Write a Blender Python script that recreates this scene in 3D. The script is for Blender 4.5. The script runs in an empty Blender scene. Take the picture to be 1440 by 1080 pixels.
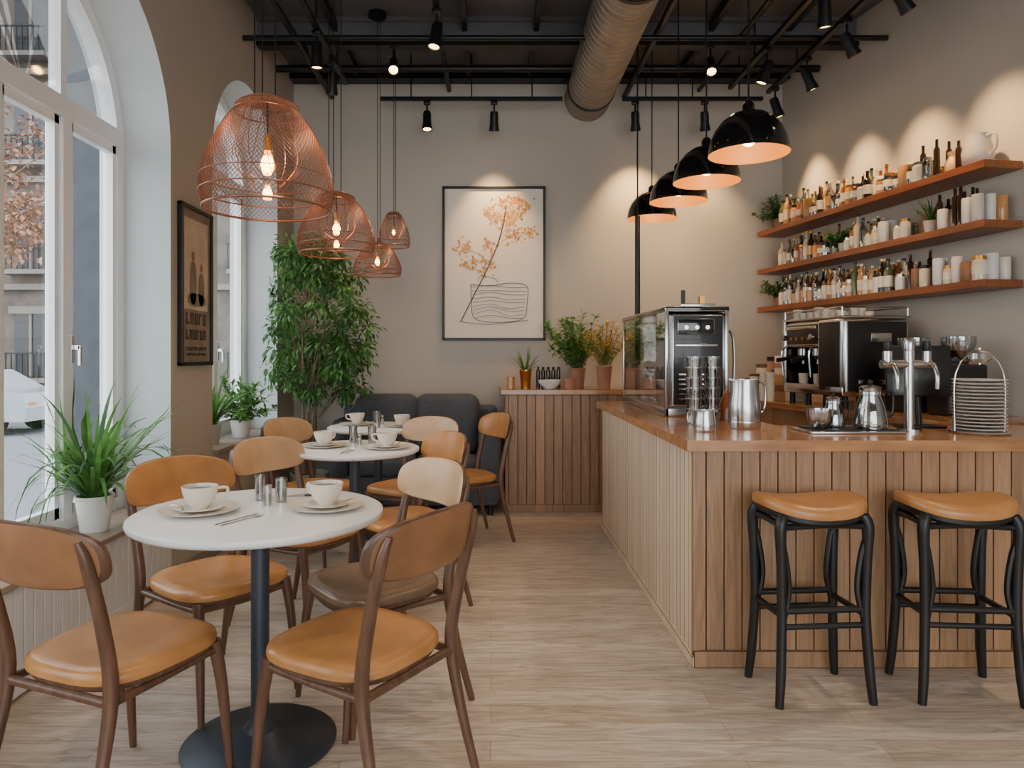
import bpy, bmesh, math, random
from mathutils import Vector, Matrix, Euler
R = random.Random(7)
PI = math.pi

# ------------------------------------------------------------------ materials
def srgb(r, g, b):
    def f(c):
        c /= 255.0
        return c/12.92 if c <= 0.04045 else ((c+0.055)/1.055)**2.4
    return (f(r), f(g), f(b), 1)

def new_mat(name):
    m = bpy.data.materials.new(name); m.use_nodes = True
    nt = m.node_tree
    return m, nt, nt.nodes['Principled BSDF']

def mat(name, col, rough=0.5, metal=0.0, var=0.12, scale=8.0, stretch=(1,1,1), bump=0.0, emit=None, estr=0, coat=0.0, detail=4, trans=0.0):
    m, nt, p = new_mat(name)
    c = srgb(*col)
    p.inputs['Roughness'].default_value = rough
    p.inputs['Metallic'].default_value = metal
    p.inputs['Coat Weight'].default_value = coat
    tc = nt.nodes.new('ShaderNodeTexCoord'); mp = nt.nodes.new('ShaderNodeMapping')
    mp.inputs['Scale'].default_value = stretch
    nz = nt.nodes.new('ShaderNodeTexNoise'); nz.inputs['Scale'].default_value = scale; nz.inputs['Detail'].default_value = detail
    rp = nt.nodes.new('ShaderNodeValToRGB')
    rp.color_ramp.elements[0].position = 0.3; rp.color_ramp.elements[1].position = 0.7
    rp.color_ramp.elements[0].color = tuple(max(0, x*(1-var)) for x in c[:3])+(1,)
    rp.color_ramp.elements[1].color = tuple(min(1, x*(1+var)) for x in c[:3])+(1,)
    nt.links.new(tc.outputs['Object'], mp.inputs[0]); nt.links.new(mp.outputs[0], nz.inputs['Vector'])
    nt.links.new(nz.outputs['Fac'], rp.inputs[0]); nt.links.new(rp.outputs[0], p.inputs['Base Color'])
    if bump > 0:
        b = nt.nodes.new('ShaderNodeBump'); b.inputs['Strength'].default_value = bump; b.inputs['Distance'].default_value = 0.01
        nt.links.new(nz.outputs['Fac'], b.inputs['Height']); nt.links.new(b.outputs[0], p.inputs['Normal'])
    if emit:
        p.inputs['Emission Color'].default_value = srgb(*emit); p.inputs['Emission Strength'].default_value = estr
    if trans > 0:
        t = nt.nodes.new('ShaderNodeBsdfTranslucent'); mx = nt.nodes.new('ShaderNodeMixShader'); mx.inputs[0].default_value = trans
        nt.links.new(rp.outputs[0], t.inputs[0]); nt.links.new(p.outputs[0], mx.inputs[1]); nt.links.new(t.outputs[0], mx.inputs[2])
        nt.links.new(mx.outputs[0], nt.nodes['Material Output'].inputs[0])
    return m

def board_mat(name, col, w, rough=0.42, var=0.16):
    """vertical boards: per-board tone + long grain"""
    m, nt, p = new_mat(name); c = srgb(*col); L = nt.links.new
    tc = nt.nodes.new('ShaderNodeTexCoord')
    sn = nt.nodes.new('ShaderNodeVectorMath'); sn.operation = 'SNAP'; sn.inputs[1].default_value = (w, w, 50)
    off = nt.nodes.new('ShaderNodeVectorMath'); off.operation = 'ADD'; off.inputs[1].default_value = (0.001, 0.001, 10)
    wn = nt.nodes.new('ShaderNodeTexWhiteNoise')
    L(tc.outputs['Object'], off.inputs[0]); L(off.outputs[0], sn.inputs[0]); L(sn.outputs[0], wn.inputs['Vector'])
    mp = nt.nodes.new('ShaderNodeMapping'); mp.inputs['Scale'].default_value = (16, 16, 1.1)
    L(tc.outputs['Object'], mp.inputs[0])
    sv = nt.nodes.new('ShaderNodeVectorMath'); sv.operation = 'SCALE'; sv.inputs['Scale'].default_value = 7
    L(wn.outputs['Color'], sv.inputs[0])
    ad = nt.nodes.new('ShaderNodeVectorMath'); ad.operation = 'ADD'
    L(mp.outputs[0], ad.inputs[0]); L(sv.outputs[0], ad.inputs[1])
    nz = nt.nodes.new('ShaderNodeTexNoise'); nz.inputs['Scale'].default_value = 2.6; nz.inputs['Detail'].default_value = 8; nz.inputs['Distortion'].default_value = 1.4; nz.inputs['Roughness'].default_value = .6
    L(ad.outputs[0], nz.inputs['Vector'])
    mx = nt.nodes.new('ShaderNodeMath'); mx.operation = 'MULTIPLY_ADD'; mx.inputs[1].default_value = 0.26
    L(wn.outputs['Value'], mx.inputs[0])
    sc = nt.nodes.new('ShaderNodeMath'); sc.operation = 'MULTIPLY'; sc.inputs[1].default_value = 0.85
    L(nz.outputs['Fac'], sc.inputs[0]); L(sc.outputs[0], mx.inputs[2])
    rp = nt.nodes.new('ShaderNodeValToRGB'); rp.color_ramp.elements[0].position = 0.36; rp.color_ramp.elements[1].position = 0.74
    rp.color_ramp.elements[0].color = tuple(x*(1-var*1.7) for x in c[:3])+(1,)
    rp.color_ramp.elements[1].color = tuple(min(1, x*(1+var)) for x in c[:3])+(1,)
    L(mx.outputs[0], rp.inputs[0]); L(rp.outputs[0], p.inputs['Base Color'])
    p.inputs['Roughness'].default_value = rough
    return m

def glassy(name, col=(255,255,255), transp=0.85):
    m = bpy.data.materials.new(name); m.use_nodes = True; nt = m.node_tree; nt.nodes.clear()
    o = nt.nodes.new('ShaderNodeOutputMaterial'); mx = nt.nodes.new('ShaderNodeMixShader')
    t = nt.nodes.new('ShaderNodeBsdfTransparent'); t.inputs[0].default_value = srgb(*col)
    g = nt.nodes.new('ShaderNodeBsdfGlossy'); g.inputs['Roughness'].default_value = 0.04
    lw = nt.nodes.new('ShaderNodeLayerWeight'); lw.inputs[0].default_value = 0.35
    mt = nt.nodes.new('ShaderNodeMath'); mt.operation = 'MULTIPLY_ADD'; mt.inputs[1].default_value = 0.6; mt.inputs[2].default_value = 1-transp
    nt.links.new(lw.outputs['Fresnel'], mt.inputs[0]); nt.links.new(mt.outputs[0], mx.inputs[0])
    nt.links.new(t.outputs[0], mx.inputs[1]); nt.links.new(g.outputs[0], mx.inputs[2]); nt.links.new(mx.outputs[0], o.inputs[0])
    return m

def floor_mat():
    m, nt, p = new_mat('floor_planks'); L = nt.links.new
    tc = nt.nodes.new('ShaderNodeTexCoord')
    br = nt.nodes.new('ShaderNodeTexBrick'); br.offset = 0.37; br.inputs['Scale'].default_value = 1
    br.inputs['Brick Width'].default_value = 1.3; br.inputs['Row Height'].default_value = 0.12
    br.inputs['Mortar Size'].default_value = 0.0012; br.inputs['Mortar Smooth'].default_value = 0.4
    br.inputs['Color1'].default_value = srgb(214,200,184); br.inputs['Color2'].default_value = srgb(194,176,158)
    br.inputs['Mortar'].default_value = srgb(140,120,102)
    L(tc.outputs['Object'], br.inputs['Vector'])
    sn = nt.nodes.new('ShaderNodeVectorMath'); sn.operation = 'SNAP'; sn.inputs[1].default_value = (50, .12, 50)
    of = nt.nodes.new('ShaderNodeVectorMath'); of.operation = 'ADD'; of.inputs[1].default_value = (20, 0, 20)
    wn = nt.nodes.new('ShaderNodeTexWhiteNoise'); sv = nt.nodes.new('ShaderNodeVectorMath'); sv.operation = 'SCALE'; sv.inputs['Scale'].default_value = 6
    L(tc.outputs['Object'], of.inputs[0]); L(of.outputs[0], sn.inputs[0]); L(sn.outputs[0], wn.inputs['Vector']); L(wn.outputs['Color'], sv.inputs[0])
    mp = nt.nodes.new('ShaderNodeMapping'); mp.inputs['Scale'].default_value = (1.3, 9, 1)
    L(tc.outputs['Object'], mp.inputs[0])
    ad = nt.nodes.new('ShaderNodeVectorMath'); ad.operation = 'ADD'; L(mp.outputs[0], ad.inputs[0]); L(sv.outputs[0], ad.inputs[1])
    nz = nt.nodes.new('ShaderNodeTexNoise'); nz.inputs['Scale'].default_value = 2.2; nz.inputs['Detail'].default_value = 10; nz.inputs['Distortion'].default_value = 1.8; nz.inputs['Roughness'].default_value = .66
    L(ad.outputs[0], nz.inputs['Vector'])
    rp = nt.nodes.new('ShaderNodeValToRGB'); rp.color_ramp.elements[0].position = .36; rp.color_ramp.elements[1].position = .6
    rp.color_ramp.elements[0].color = (0.46,0.40,0.34,1); rp.color_ramp.elements[1].color = (1.0,1.0,1.0,1)
    L(nz.outputs['Fac'], rp.inputs[0])
    mx = nt.nodes.new('ShaderNodeMix'); mx.data_type = 'RGBA'; mx.blend_type = 'MULTIPLY'; mx.inputs[0].default_value = 0.68
    L(br.outputs['Color'], mx.inputs[6]); L(rp.outputs[0], mx.inputs[7]); L(mx.outputs[2], p.inputs['Base Color'])
    p.inputs['Roughness'].default_value = 0.28
    b = nt.nodes.new('ShaderNodeBump'); b.inputs['Strength'].default_value = 0.12; b.inputs['Distance'].default_value = 0.003
    L(nz.outputs['Fac'], b.inputs['Height']); L(b.outputs[0], p.inputs['Normal'])
    return m

M = dict(
 floor=floor_mat(),
 wall=mat('wall_greige',(188,183,172),0.85,var=0.03,scale=2,bump=0.03),
 wallL=mat('wall_left_shaded',(172,163,150),0.85,var=0.03,scale=2,bump=0.03),  # darker than the other walls: pier shadow put into the colour
 reveal=mat('reveal_white',(200,206,207),0.8,var=0.02,scale=3),
 panel=mat('panel_white',(206,206,204),0.6,var=0.03),
 winframe=mat('window_paint',(238,240,241),0.4,var=0.02),
 sill=mat('sill_wood',(150,132,112),0.4,var=0.2,scale=4,stretch=(8,1,8)),
 base=mat('baseboard_paint',(150,142,132),0.6,var=0.04),
 ceil=mat('ceiling_black',(96,96,99),0.85,var=0.12,scale=3),
 black=mat('black_metal',(30,29,30),0.38,0.3,var=0.1),
 blackgloss=mat('black_enamel',(16,15,15),0.14,0.0,var=0.05,coat=0.6),
 blackplas=mat('black_machine_panel',(24,23,23),0.35,0.0,var=0.05,coat=0.2),
 duct=mat('galvanised_duct',(154,144,132),0.42,0.6,var=0.12,scale=6),
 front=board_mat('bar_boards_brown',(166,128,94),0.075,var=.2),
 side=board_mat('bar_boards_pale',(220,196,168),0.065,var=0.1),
 backing=mat('board_backing',(74,56,42),0.8,var=0.1),
 top=mat('countertop_wood',(178,126,82),0.22,var=0.28,scale=3,stretch=(1.5,12,8),coat=0.3),
 shelf=mat('shelf_wood',(134,78,46),0.4,var=0.25,scale=4,stretch=(1,14,8)),
 leather=mat('tan_leather',(182,126,72),0.3,var=0.28,scale=5,bump=0.08),
 leatherP=mat('pale_tan_leather',(200,162,122),0.36,var=0.18,scale=5,bump=0.08),
 leather2=mat('brown_leather',(142,98,64),0.36,var=0.28,scale=5,bump=0.08),
 leatherD=mat('dark_leather',(120,96,76),0.28,var=0.25,scale=5,bump=0.08),
 walnut=mat('walnut_wood',(98,68,50),0.36,var=0.3,scale=4,stretch=(10,10,1.5)),
 blackwood=mat('black_wood',(26,25,25),0.42,var=0.2,scale=6),
 white=mat('white_laminate',(238,238,237),0.28,var=0.02),
 steelblue=mat('table_steel',(60,67,76),0.4,0.4,var=0.08),
 ceramic=mat('cream_ceramic',(230,220,204),0.22,var=0.04),
 ceramicg=mat('grey_ceramic',(198,192,182),0.3,var=0.06),
 copper=mat('copper_wire',(138,94,72),0.35,0.5,var=0.1),
 bulb=mat('bulb_glow',(255,200,120),0.3,emit=(255,176,84),estr=60),
 bulb2=mat('bulb_glow_soft',(255,220,160),0.3,emit=(255,200,120),estr=13),
 bulbglass=glassy('bulb_glass',(255,210,150),0.78),
 gold=mat('pendant_inner_gold',(220,146,44),0.45,0.0,var=0.03),
 brass=mat('brass',(190,140,70),0.3,0.9,var=0.05),
 steel=mat('stainless_steel',(200,199,197),0.2,1.0,var=0.06),
 sofa=mat('sofa_charcoal',(80,83,90),0.9,var=0.14,scale=40,bump=0.1),
 leaf=mat('leaf_green',(96,144,70),0.42,var=0.45,scale=7,trans=.38),
 leaf2=mat('leaf_dark_green',(66,108,62),0.42,var=0.45,scale=9,trans=.3),
 leaf3=mat('leaf_yellow_green',(136,146,64),0.6,var=0.35,scale=9,trans=.3),
 yellow=mat('dried_flower_yellow',(206,160,64),0.7,var=0.3,scale=20),
 bark=mat('bark',(120,100,76),0.9,var=0.3,scale=20,bump=0.3),
 soil=mat('soil',(50,38,28),0.95,var=0.3,scale=30),
 potw=mat('pot_white',(220,220,218),0.5,var=0.04),
 potg=mat('pot_greygreen',(170,176,164),0.6,var=0.1),
 terra=mat('terracotta',(170,122,96),0.7,var=0.12),
 glass=glassy('clear_glass',(245,248,248),0.86),
 pane=glassy('window_glass',(250,252,252),0.97),
 tglass=glassy('drinking_glass',(226,230,230),0.66),
 frame=mat('picture_frame_black',(28,24,22),0.4,var=0.1),
 canvas=mat('canvas_cream',(238,230,216),0.8,var=0.03,scale=3),
 ink=mat('ink',(74,64,58),0.8,var=0.1),
 orange=mat('petal_orange',(222,164,104),0.8,var=0.2,scale=12),
 posterbg=mat('poster_ground',(130,116,100),0.7,var=0.25,scale=9),
 posterlt=mat('poster_light',(196,180,156),0.7,var=0.15,scale=7),
 posterdk=mat('poster_dark',(60,52,46),0.7,var=0.3,scale=14),
 amber=mat('amber_glass',(150,84,36),0.12,var=0.2,coat=.5),
 bottledk=mat('dark_bottle',(44,32,26),0.12,var=0.2,coat=.5),
 bottlegr=mat('green_bottle',(84,92,62),0.12,var=0.2,coat=.5),
 bottlecl=mat('pale_bottle',(206,194,170),0.12,var=0.12,coat=.5),
 label=mat('paper_label',(232,222,200),0.7,var=0.08,scale=20),
 copperjar=mat('honey_jar',(190,138,84),0.2,var=0.15,coat=.4),
 card=mat('cardboard',(188,156,120),0.8,var=0.1),
 stone=mat('facade_stone',(98,90,83),0.9,var=0.3,scale=2),
 stonew=mat('facade_trim',(124,118,112),0.8,var=0.06),
 stoned=mat('grey_pilaster',(62,66,72),0.9,var=0.2,scale=10,bump=.2),
 asphalt=mat('street',(104,106,110),0.9,var=0.06),
 facwin=mat('facade_window',(34,38,44),0.2,var=0.1),
 carw=mat('car_paint_white',(154,158,164),0.2,var=0.02,coat=.5),
 tyre=mat('tyre',(18,18,20),0.8,var=0.1),
 autumn=mat('autumn_leaf',(138,102,80),0.8,var=0.3,scale=5),
)

# ------------------------------------------------------------------ mesh builder
class B:
    def __init__(s): s.bm = bmesh.new(); s.mats = []
    def mi(s, m):
        m = M[m]
        if m not in s.mats: s.mats.append(m)
        return s.mats.index(m)
    def box(s, lo, hi, m, bevel=0, seg=2, rot=None, piv=None):
        lo, hi = Vector(lo), Vector(hi); c = (lo+hi)/2; d = hi-lo
        mx = Matrix.Translation(c) @ Matrix.Diagonal((d.x, d.y, d.z, 1))
        if rot is not None:
            pv = Vector(piv) if piv is not None else c
            mx = Matrix.Translation(pv) @ rot.to_matrix().to_4x4() @ Matrix.Translation(-pv) @ mx
        r = bmesh.ops.create_cube(s.bm, size=1, matrix=mx); vs = r['verts']
        fs = {f for v in vs for f in v.link_faces}; i = s.mi(m)
        for f in fs: f.material_index = i
        if bevel > 0:
            es = list({e for v in vs for e in v.link_edges})
            bmesh.ops.bevel(s.bm, geom=es, offset=bevel, segments=seg, profile=0.5, affect='EDGES', clamp_overlap=True)
    def lathe(s, prof, c, m, seg=24, mx=None, sx=1, sy=1):
        i = s.mi(m); c = Vector(c); rings = []
        for r, z in prof:
            if r < 1e-6: pts = [Vector((0, 0, z))]
            else: pts = [Vector((r*sx*math.cos(2*PI*k/seg), r*sy*math.sin(2*PI*k/seg), z)) for k in range(seg)]
            if mx is not None: pts = [mx @ p for p in pts]
            rings.append([s.bm.verts.new(p+c) for p in pts])
        for a, b in zip(rings[:-1], rings[1:]):
            for k in range(seg):
                k2 = (k+1) % seg
                va = [a[k % len(a)], a[k2 % len(a)]] if len(a) > 1 else [a[0]]
                vb = [b[k2 % len(b)], b[k % len(b)]] if len(b) > 1 else [b[0]]
                v = va+vb
                if len(v) > 2:
                    f = s.bm.faces.new(v); f.material_index = i
    def cyl(s, c, r, z0, z1, m, seg=20, mx=None):
        s.lathe([(0, z0), (r, z0), (r, z1), (0, z1)], c, m, seg, mx)
    def sphere(s, c, r, m, seg=16, sz=1, n=8):
        s.lathe([(r*math.sin(PI*k/n), -r*sz*math.cos(PI*k/n)) for k in range(n+1)], c, m, seg)
    def tube(s, pts, rad, m, seg=8, closed=False, flat=1.0):
        i = s.mi(m); P = [Vector(p) for p in pts]; n = len(P)
        if not hasattr(rad, '__len__'): rad = [rad]*n
        def tan(k):
            if closed: return (P[(k+1) % n]-P[k-1]).normalized()
            return (P[min(k+1, n-1)]-P[max(k-1, 0)]).normalized()
        t0 = tan(0); up = Vector((0, 0, 1)) if abs(t0.z) < .9 else Vector((0, 1, 0))
        nrm = (up - t0*up.dot(t0)).normalized(); rings = []
        for k in range(n):
            t = tan(k); nrm = (nrm - t*nrm.dot(t)).normalized(); bn = t.cross(nrm)
            rings.append([s.bm.verts.new(P[k]+rad[k]*(math.cos(2*PI*j/seg)*nrm*flat+math.sin(2*PI*j/seg)*bn)) for j in range(seg)])
        pr = list(zip(rings[:-1], rings[1:]))
        if closed: pr.append((rings[-1], rings[0]))
        for a, b in pr:
            for j in range(seg):
                f = s.bm.faces.new((a[j], a[(j+1) % seg], b[(j+1) % seg], b[j])); f.material_index = i
        if not closed:
            for rg in (rings[0][::-1], rings[-1]):
                f = s.bm.faces.new(rg); f.material_index = i
    def shell(s, w, h, n, prof, mp, seg=36, taper=0.0):
        """superellipse rings; prof=[(scale,t,mat)]"""
        rings = []
        for sc, t, m in prof:
            if sc == 0: rings.append(([s.bm.verts.new(mp(0, 0, t))], m)); continue
            ring = []
            for k in range(seg):
                a = 2*PI*k/seg; ca, sa = math.cos(a), math.sin(a)
                u = w/2*math.copysign(abs(ca)**(2/n), ca)*sc; v = h/2*math.copysign(abs(sa)**(2/n), sa)*sc
                ring.append(s.bm.verts.new(mp(u*(1+taper*v/h), v, t)))
            rings.append((ring, m))
        for (a, _), (b, m) in zip(rings[:-1], rings[1:]):
            i = s.mi(m)
            for k in range(seg):
                k2 = (k+1) % seg
                va = [a[k], a[k2]] if len(a) > 1 else [a[0]]
                vb = [b[k2], b[k]] if len(b) > 1 else [b[0]]
                f = s.bm.faces.new(va+vb); f.material_index = i
    def poly(s, pts, m):
        f = s.bm.faces.new([s.bm.verts.new(p) for p in pts]); f.material_index = s.mi(m)
    def prism(s, pts, off, m):
        off = Vector(off); a = [s.bm.verts.new(p) for p in pts]; b = [s.bm.verts.new(Vector(p)+off) for p in pts]
        i = s.mi(m); n = len(a)
        fs = [s.bm.faces.new(a), s.bm.faces.new(b[::-1])]
        for k in range(n): fs.append(s.bm.faces.new((a[k], b[k], b[(k+1) % n], a[(k+1) % n])))
        for f in fs: f.material_index = i
    def leaf(s, p, d, up, L, w, m):
        p = Vector(p); d = Vector(d).normalized(); sd = d.cross(Vector(up)); 
        if sd.length < 1e-3: sd = Vector((1, 0, 0))
        sd.normalize(); nn = sd.cross(d)
        v = [s.bm.verts.new(q) for q in (p, p+d*L*.45+sd*w/2+nn*w*.15, p+d*L-nn*L*.12, p+d*L*.45-sd*w/2+nn*w*.15, p+d*L*.45)]
        i = s.mi(m)
        for t in ((0, 1, 4), (1, 2, 4), (2, 3, 4), (3, 0, 4)):
            f = s.bm.faces.new([v[k] for k in t]); f.material_index = i
    def blade(s, p, az, el, L, w, droop, m, n=7):
        p = Vector(p); i = s.mi(m); prev = None
        h = Vector((math.cos(az), math.sin(az), 0)); sd = Vector((-math.sin(az), math.cos(az), 0)); e = el; q = p.copy()
        for k in range(n+1):
            t = k/n; ww = w*(0.5+1.1*t-1.6*t*t) if t < 1 else 0.0005
            ww = max(ww, .0006)
            a = s.bm.verts.new(q+sd*ww/2); b = s.bm.verts.new(q-sd*ww/2)
            if prev:
                f = s.bm.faces.new((prev[0], a, b, prev[1])); f.material_index = i
            prev = (a, b); q = q+(h*math.cos(e)+Vector((0, 0, 1))*math.sin(e))*L/n; e -= droop/n
    def clamp(s, lo=(-9, -9, -9), hi=(9, 9, 9)):
        for v in s.bm.verts:
            for k in range(3):
                if v.co[k] < lo[k]: v.co[k] = lo[k]+R.uniform(0, .006)
                if v.co[k] > hi[k]: v.co[k] = hi[k]-R.uniform(0, .006)
    def obj(s, name, loc=(0, 0, 0), rz=0, parent=None, smooth=True, norm=True, ang=38):
        if norm: bmesh.ops.recalc_face_normals(s.bm, faces=s.bm.faces[:])
        me = bpy.data.meshes.new(name); s.bm.to_mesh(me); s.bm.free()
        for m in s.mats: me.materials.append(m)
        if smooth:
            me.polygons.foreach_set('use_smooth', [True]*len(me.polygons)); me.set_sharp_from_angle(angle=math.radians(ang))
        return place(me, name, loc, rz, parent)

def place(me, name, loc=(0, 0, 0), rz=0, parent=None):
    o = bpy.data.objects.new(name, me); o.location = loc; o.rotation_euler = (0, 0, rz)
    bpy.context.collection.objects.link(o)
    if parent: o.parent = parent
    return o
def empty(name, loc=(0, 0, 0), rz=0):
    o = place(None, name, loc, rz); o.empty_display_size = .1; return o

def cr(pts, n=6, closed=False):
    P = [Vector(p) for p in pts]; out = []
    N = len(P); rng = range(N if closed else N-1)
    for k in rng:
        if closed: p0, p1, p2, p3 = P[k-1], P[k], P[(k+1) % N], P[(k+2) % N]
        else: p0, p1, p2, p3 = P[max(k-1, 0)], P[k], P[k+1], P[min(k+2, N-1)]
        for j in range(n):
            t = j/n
            out.append(.5*((2*p1)+(p2-p0)*t+(2*p0-5*p1+4*p2-p3)*t*t+(3*p1-p0-3*p2+p3)*t**3))
    if not closed: out.append(P[-1])
    return out
def lerpr(a, n): # radii list resampled
    out = []
    for k in range(n):
        t = k/(n-1)*(len(a)-1); i = min(int(t), len(a)-2); out.append(a[i]+(a[i+1]-a[i])*(t-i))
    return out
def ctube(b, pts, radii, m, n=6, seg=8, flat=1.0):
    q = cr(pts, n); b.tube(q, lerpr(radii, len(q)), m, seg, flat=flat)

# ------------------------------------------------------------------ room shell
XL, YB, ZC, YF = -1.8, 6.5, 3.9, -3.0
def xr(y): return 2.665+0.16*(YB-y)
b = B(); b.box((-2.2, YF-.1, -.12), (4.4, YB+.15, 0), 'floor'); b.obj('floor', smooth=False)
b = B(); b.box((-2.2, YB, 0), (3.0, YB+.15, ZC), 'wall'); b.obj('wall_back', smooth=False)
b = B(); b.prism([(xr(YB), YB, 0), (xr(YF), YF, 0), (xr(YF)+.15, YF, 0), (xr(YB)+.15, YB, 0)], (0, 0, ZC), 'wall'); b.obj('wall_right', smooth=False)
b = B(); b.box((-2.2, YF-.1, ZC), (4.4, YB+.15, ZC+.1), 'ceil'); b.obj('ceiling', smooth=False)
# front wall (behind the viewer) with a large unseen opening, added and sized for fill light
b = B()
b.box((-2.2, YF-.15, 0), (-1.5, YF, ZC), 'wall'); b.box((3.6, YF-.15, 0), (4.4, YF, ZC), 'wall')
b.box((-1.5, YF-.15, 0), (3.6, YF, .25), 'wall'); b.box((-1.5, YF-.15, 3.1), (3.6, YF, ZC), 'wall'); b.obj('wall_front', smooth=False)
b = B()
for x in (-1.5, .18, 1.86, 3.54): b.box((x, YF-.1, .25), (x+.06, YF-.04, 3.1), 'winframe')
for z in (.25, 2.4, 3.04): b.box((-1.5, YF-.1, z), (3.6, YF-.04, z+.06), 'winframe')
b.obj('window_4', smooth=False)

# left wall with arched recesses
XO = -2.2
wins = [dict(y0=.2, y1=1.8, sill=.43, sp=2.45), dict(y0=2.4, y1=4.0, sill=.43, sp=2.45), dict(y0=4.6, y1=6.0, sill=.66, sp=2.6)]  # first window is out of view, added to let daylight in
b = B()
ys = [YF]+[v for w in wins for v in (w['y0'], w['y1'])]+[YB]
for k in range(0, len(ys), 2):
    for X in (XL, XO): b.poly([(X, ys[k], 0), (X, ys[k+1], 0), (X, ys[k+1], ZC), (X, ys[k], ZC)], 'wallL')
NS = 32
for w in wins:
    rr = (w['y1']-w['y0'])/2; yc = w['y0']+rr
    arc = [(yc-rr*math.cos(PI*k/NS), w['sp']+rr*math.sin(PI*k/NS)) for k in range(NS+1)]
    for X in (XL, XO):
        b.poly([(X, w['y0'], 0), (X, w['y1'], 0), (X, w['y1'], w['sill']), (X, w['y0'], w['sill'])], 'wallL')
        for (ya, za), (yb, zb) in zip(arc[:-1], arc[1:]):
            b.poly([(X, ya, za), (X, yb, zb), (X, yb, ZC), (X, ya, ZC)], 'wallL')
    path = [(w['y0'], w['sill'])]+arc+[(w['y1'], w['sill'])]
    for (ya, za), (yb, zb) in zip(path[:-1], path[1:]):
        b.poly([(XL, ya, za), (XL, yb, zb), (XO, yb, zb), (XO, ya, za)], 'reveal')
    b.poly([(XL, w['y0'], w['sill']), (XL, w['y1'], w['sill']), (XO, w['y1'], w['sill']), (XO, w['y0'], w['sill'])], 'reveal')
bmesh.ops.remove_doubles(b.bm, verts=b.bm.verts[:], dist=1e-5)
b.obj('wall_left', smooth=False)

def arch_frame(b, yc, rr, z0, sp, wd, x0, x1, m):
    po, pi = [], []
    po.append((yc-rr, z0)); pi.append((yc-rr+wd, z0+wd))
    for k in range(NS+1):
        a = PI*k/NS; po.append((yc-rr*math.cos(a), sp+rr*math.sin(a))); pi.append((yc-(rr-wd)*math.cos(a), sp+(rr-wd)*math.sin(a)))
    po.append((yc+rr, z0)); pi.append((yc+rr-wd, z0+wd)); n = len(po)
    for k in range(n):
        k2 = (k+1) % n
        a, c, d, e = po[k], po[k2], pi[k2], pi[k]
        b.prism([(x0, *a), (x0, *c), (x0, *d), (x0, *e)], (x1-x0, 0, 0), m)
for i, w in enumerate(wins):
    b = B(); rr = (w['y1']-w['y0'])/2; yc = w['y0']+rr; z0 = w['sill']+.02; sp = w['sp']
    arch_frame(b, yc, rr-.002, z0, sp, .07, -2.14, -2.06, 'winframe')
    muls = [yc-.25, yc+.25] if i < 2 else [yc]
    for y in muls:
        b.box((-2.14, y-.04, z0+.05), (-2.05, y+.04, sp), 'winframe', .006)
        b.box((-2.13, y-.025, sp), (-2.07, y+.025, sp+math.sqrt(rr*rr-(y-yc)**2)-.05), 'winframe')
    b.box((-2.14, w['y0']+.05, sp-.0), (-2.05, w['y1']-.05, sp+.1), 'winframe', .006)
    # casement sashes
    edges = [w['y0']+.07]+[v for y in muls for v in (y-.04, y+.04)]+[w['y1']-.07]
    for k in range(0, len(edges), 2):
        ya, yb = edges[k], edges[k+1]; za, zb = z0+.07, sp
        for lo, hi in (((ya, za), (ya+.035, zb)), ((yb-.035, za), (yb, zb)), ((ya, za), (yb, za+.05)), ((ya, zb-.04), (yb, zb))):
            b.box((-2.11, lo[0], lo[1]), (-2.07, hi[0], hi[1]), 'winframe')
        b.poly([(-2.1, ya, za), (-2.1, yb, za), (-2.1, yb, zb), (-2.1, ya, zb)], 'pane')
    for k in range(NS):
        a0, a1 = PI*k/NS, PI*(k+1)/NS; q = rr-.06
        b.poly([(-2.1, yc, sp+.05), (-2.1, yc-q*math.cos(a0), sp+q*math.sin(a0)), (-2.1, yc-q*math.cos(a1), sp+q*math.sin(a1))], 'pane')
    hy = muls[-1]
    b.box((-2.05, hy+.0, 1.26), (-2.035, hy+.035, 1.40), 'steel', .003); b.box((-2.035, hy+.008, 1.33), (-2.0, hy+.026, 1.35), 'steel'); b.box((-2.01, hy+.008, 1.25), (-1.995, hy+.026, 1.35), 'steel', .003)
    b.obj('window_%d' % (i+1), smooth=False)
    b = B(); b.box((-2.05, w['y0']+.002, w['sill']), (-1.765, w['y1']-.002, w['sill']+.028), 'sill', .006)
    b.obj('trim_%d' % (i+1), smooth=False)
# white slatted panelling below near sill
b = B(); y = .2
while y < 3.96:
    b.box((-1.8, y, .09), (-1.782, y+.055, .425), 'panel', .003); y += .06
b.box((-1.8, .2, .02), (-1.776, 4.0, .09), 'panel'); b.obj('trim_4', smooth=False)
b = B(); b.box((-1.8, 4.0, 0), (-1.785, YB, .09), 'base'); b.obj('baseboard_left', smooth=False)
b = B(); b.box((-1.785, YB-.015, 0), (.1, YB, .09), 'base'); b.obj('baseboard_back', smooth=False)

# ------------------------------------------------------------------ ceiling structure
b = B()
for y in (1.0, 2.2, 3.4, 4.6, 5.5):
    b.box((XL, y-.05, ZC-.03), (3.4 if y < 4 else 2.7, y+.05, ZC), 'ceil'); b.box((XL, y-.012, ZC-.2), (xr(y), y+.012, ZC), 'ceil'); b.box((XL, y-.05, ZC-.22), (xr(y), y+.05, ZC-.19), 'black')
b.box((XL, 6.36, ZC-.12), (xr(6.4), 6.5, ZC), 'black')
for x in (-1.2, -.2, .35, 1.7, 2.3): b.box((x-.02, 0, ZC-.1), (x+.02, YB, ZC-.02), 'black')
b.obj('ceiling_beam_grid', smooth=False)
b = B()
for (y, z, r) in ((5.15, 3.6, .02), (5.95, 3.70, .03), (4.2, 3.62, .018), (3.0, 3.6, .02)):
    b.tube([(XL+.01, y, z), (xr(y)-.01, y, z)], r, 'black', 10)
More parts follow.
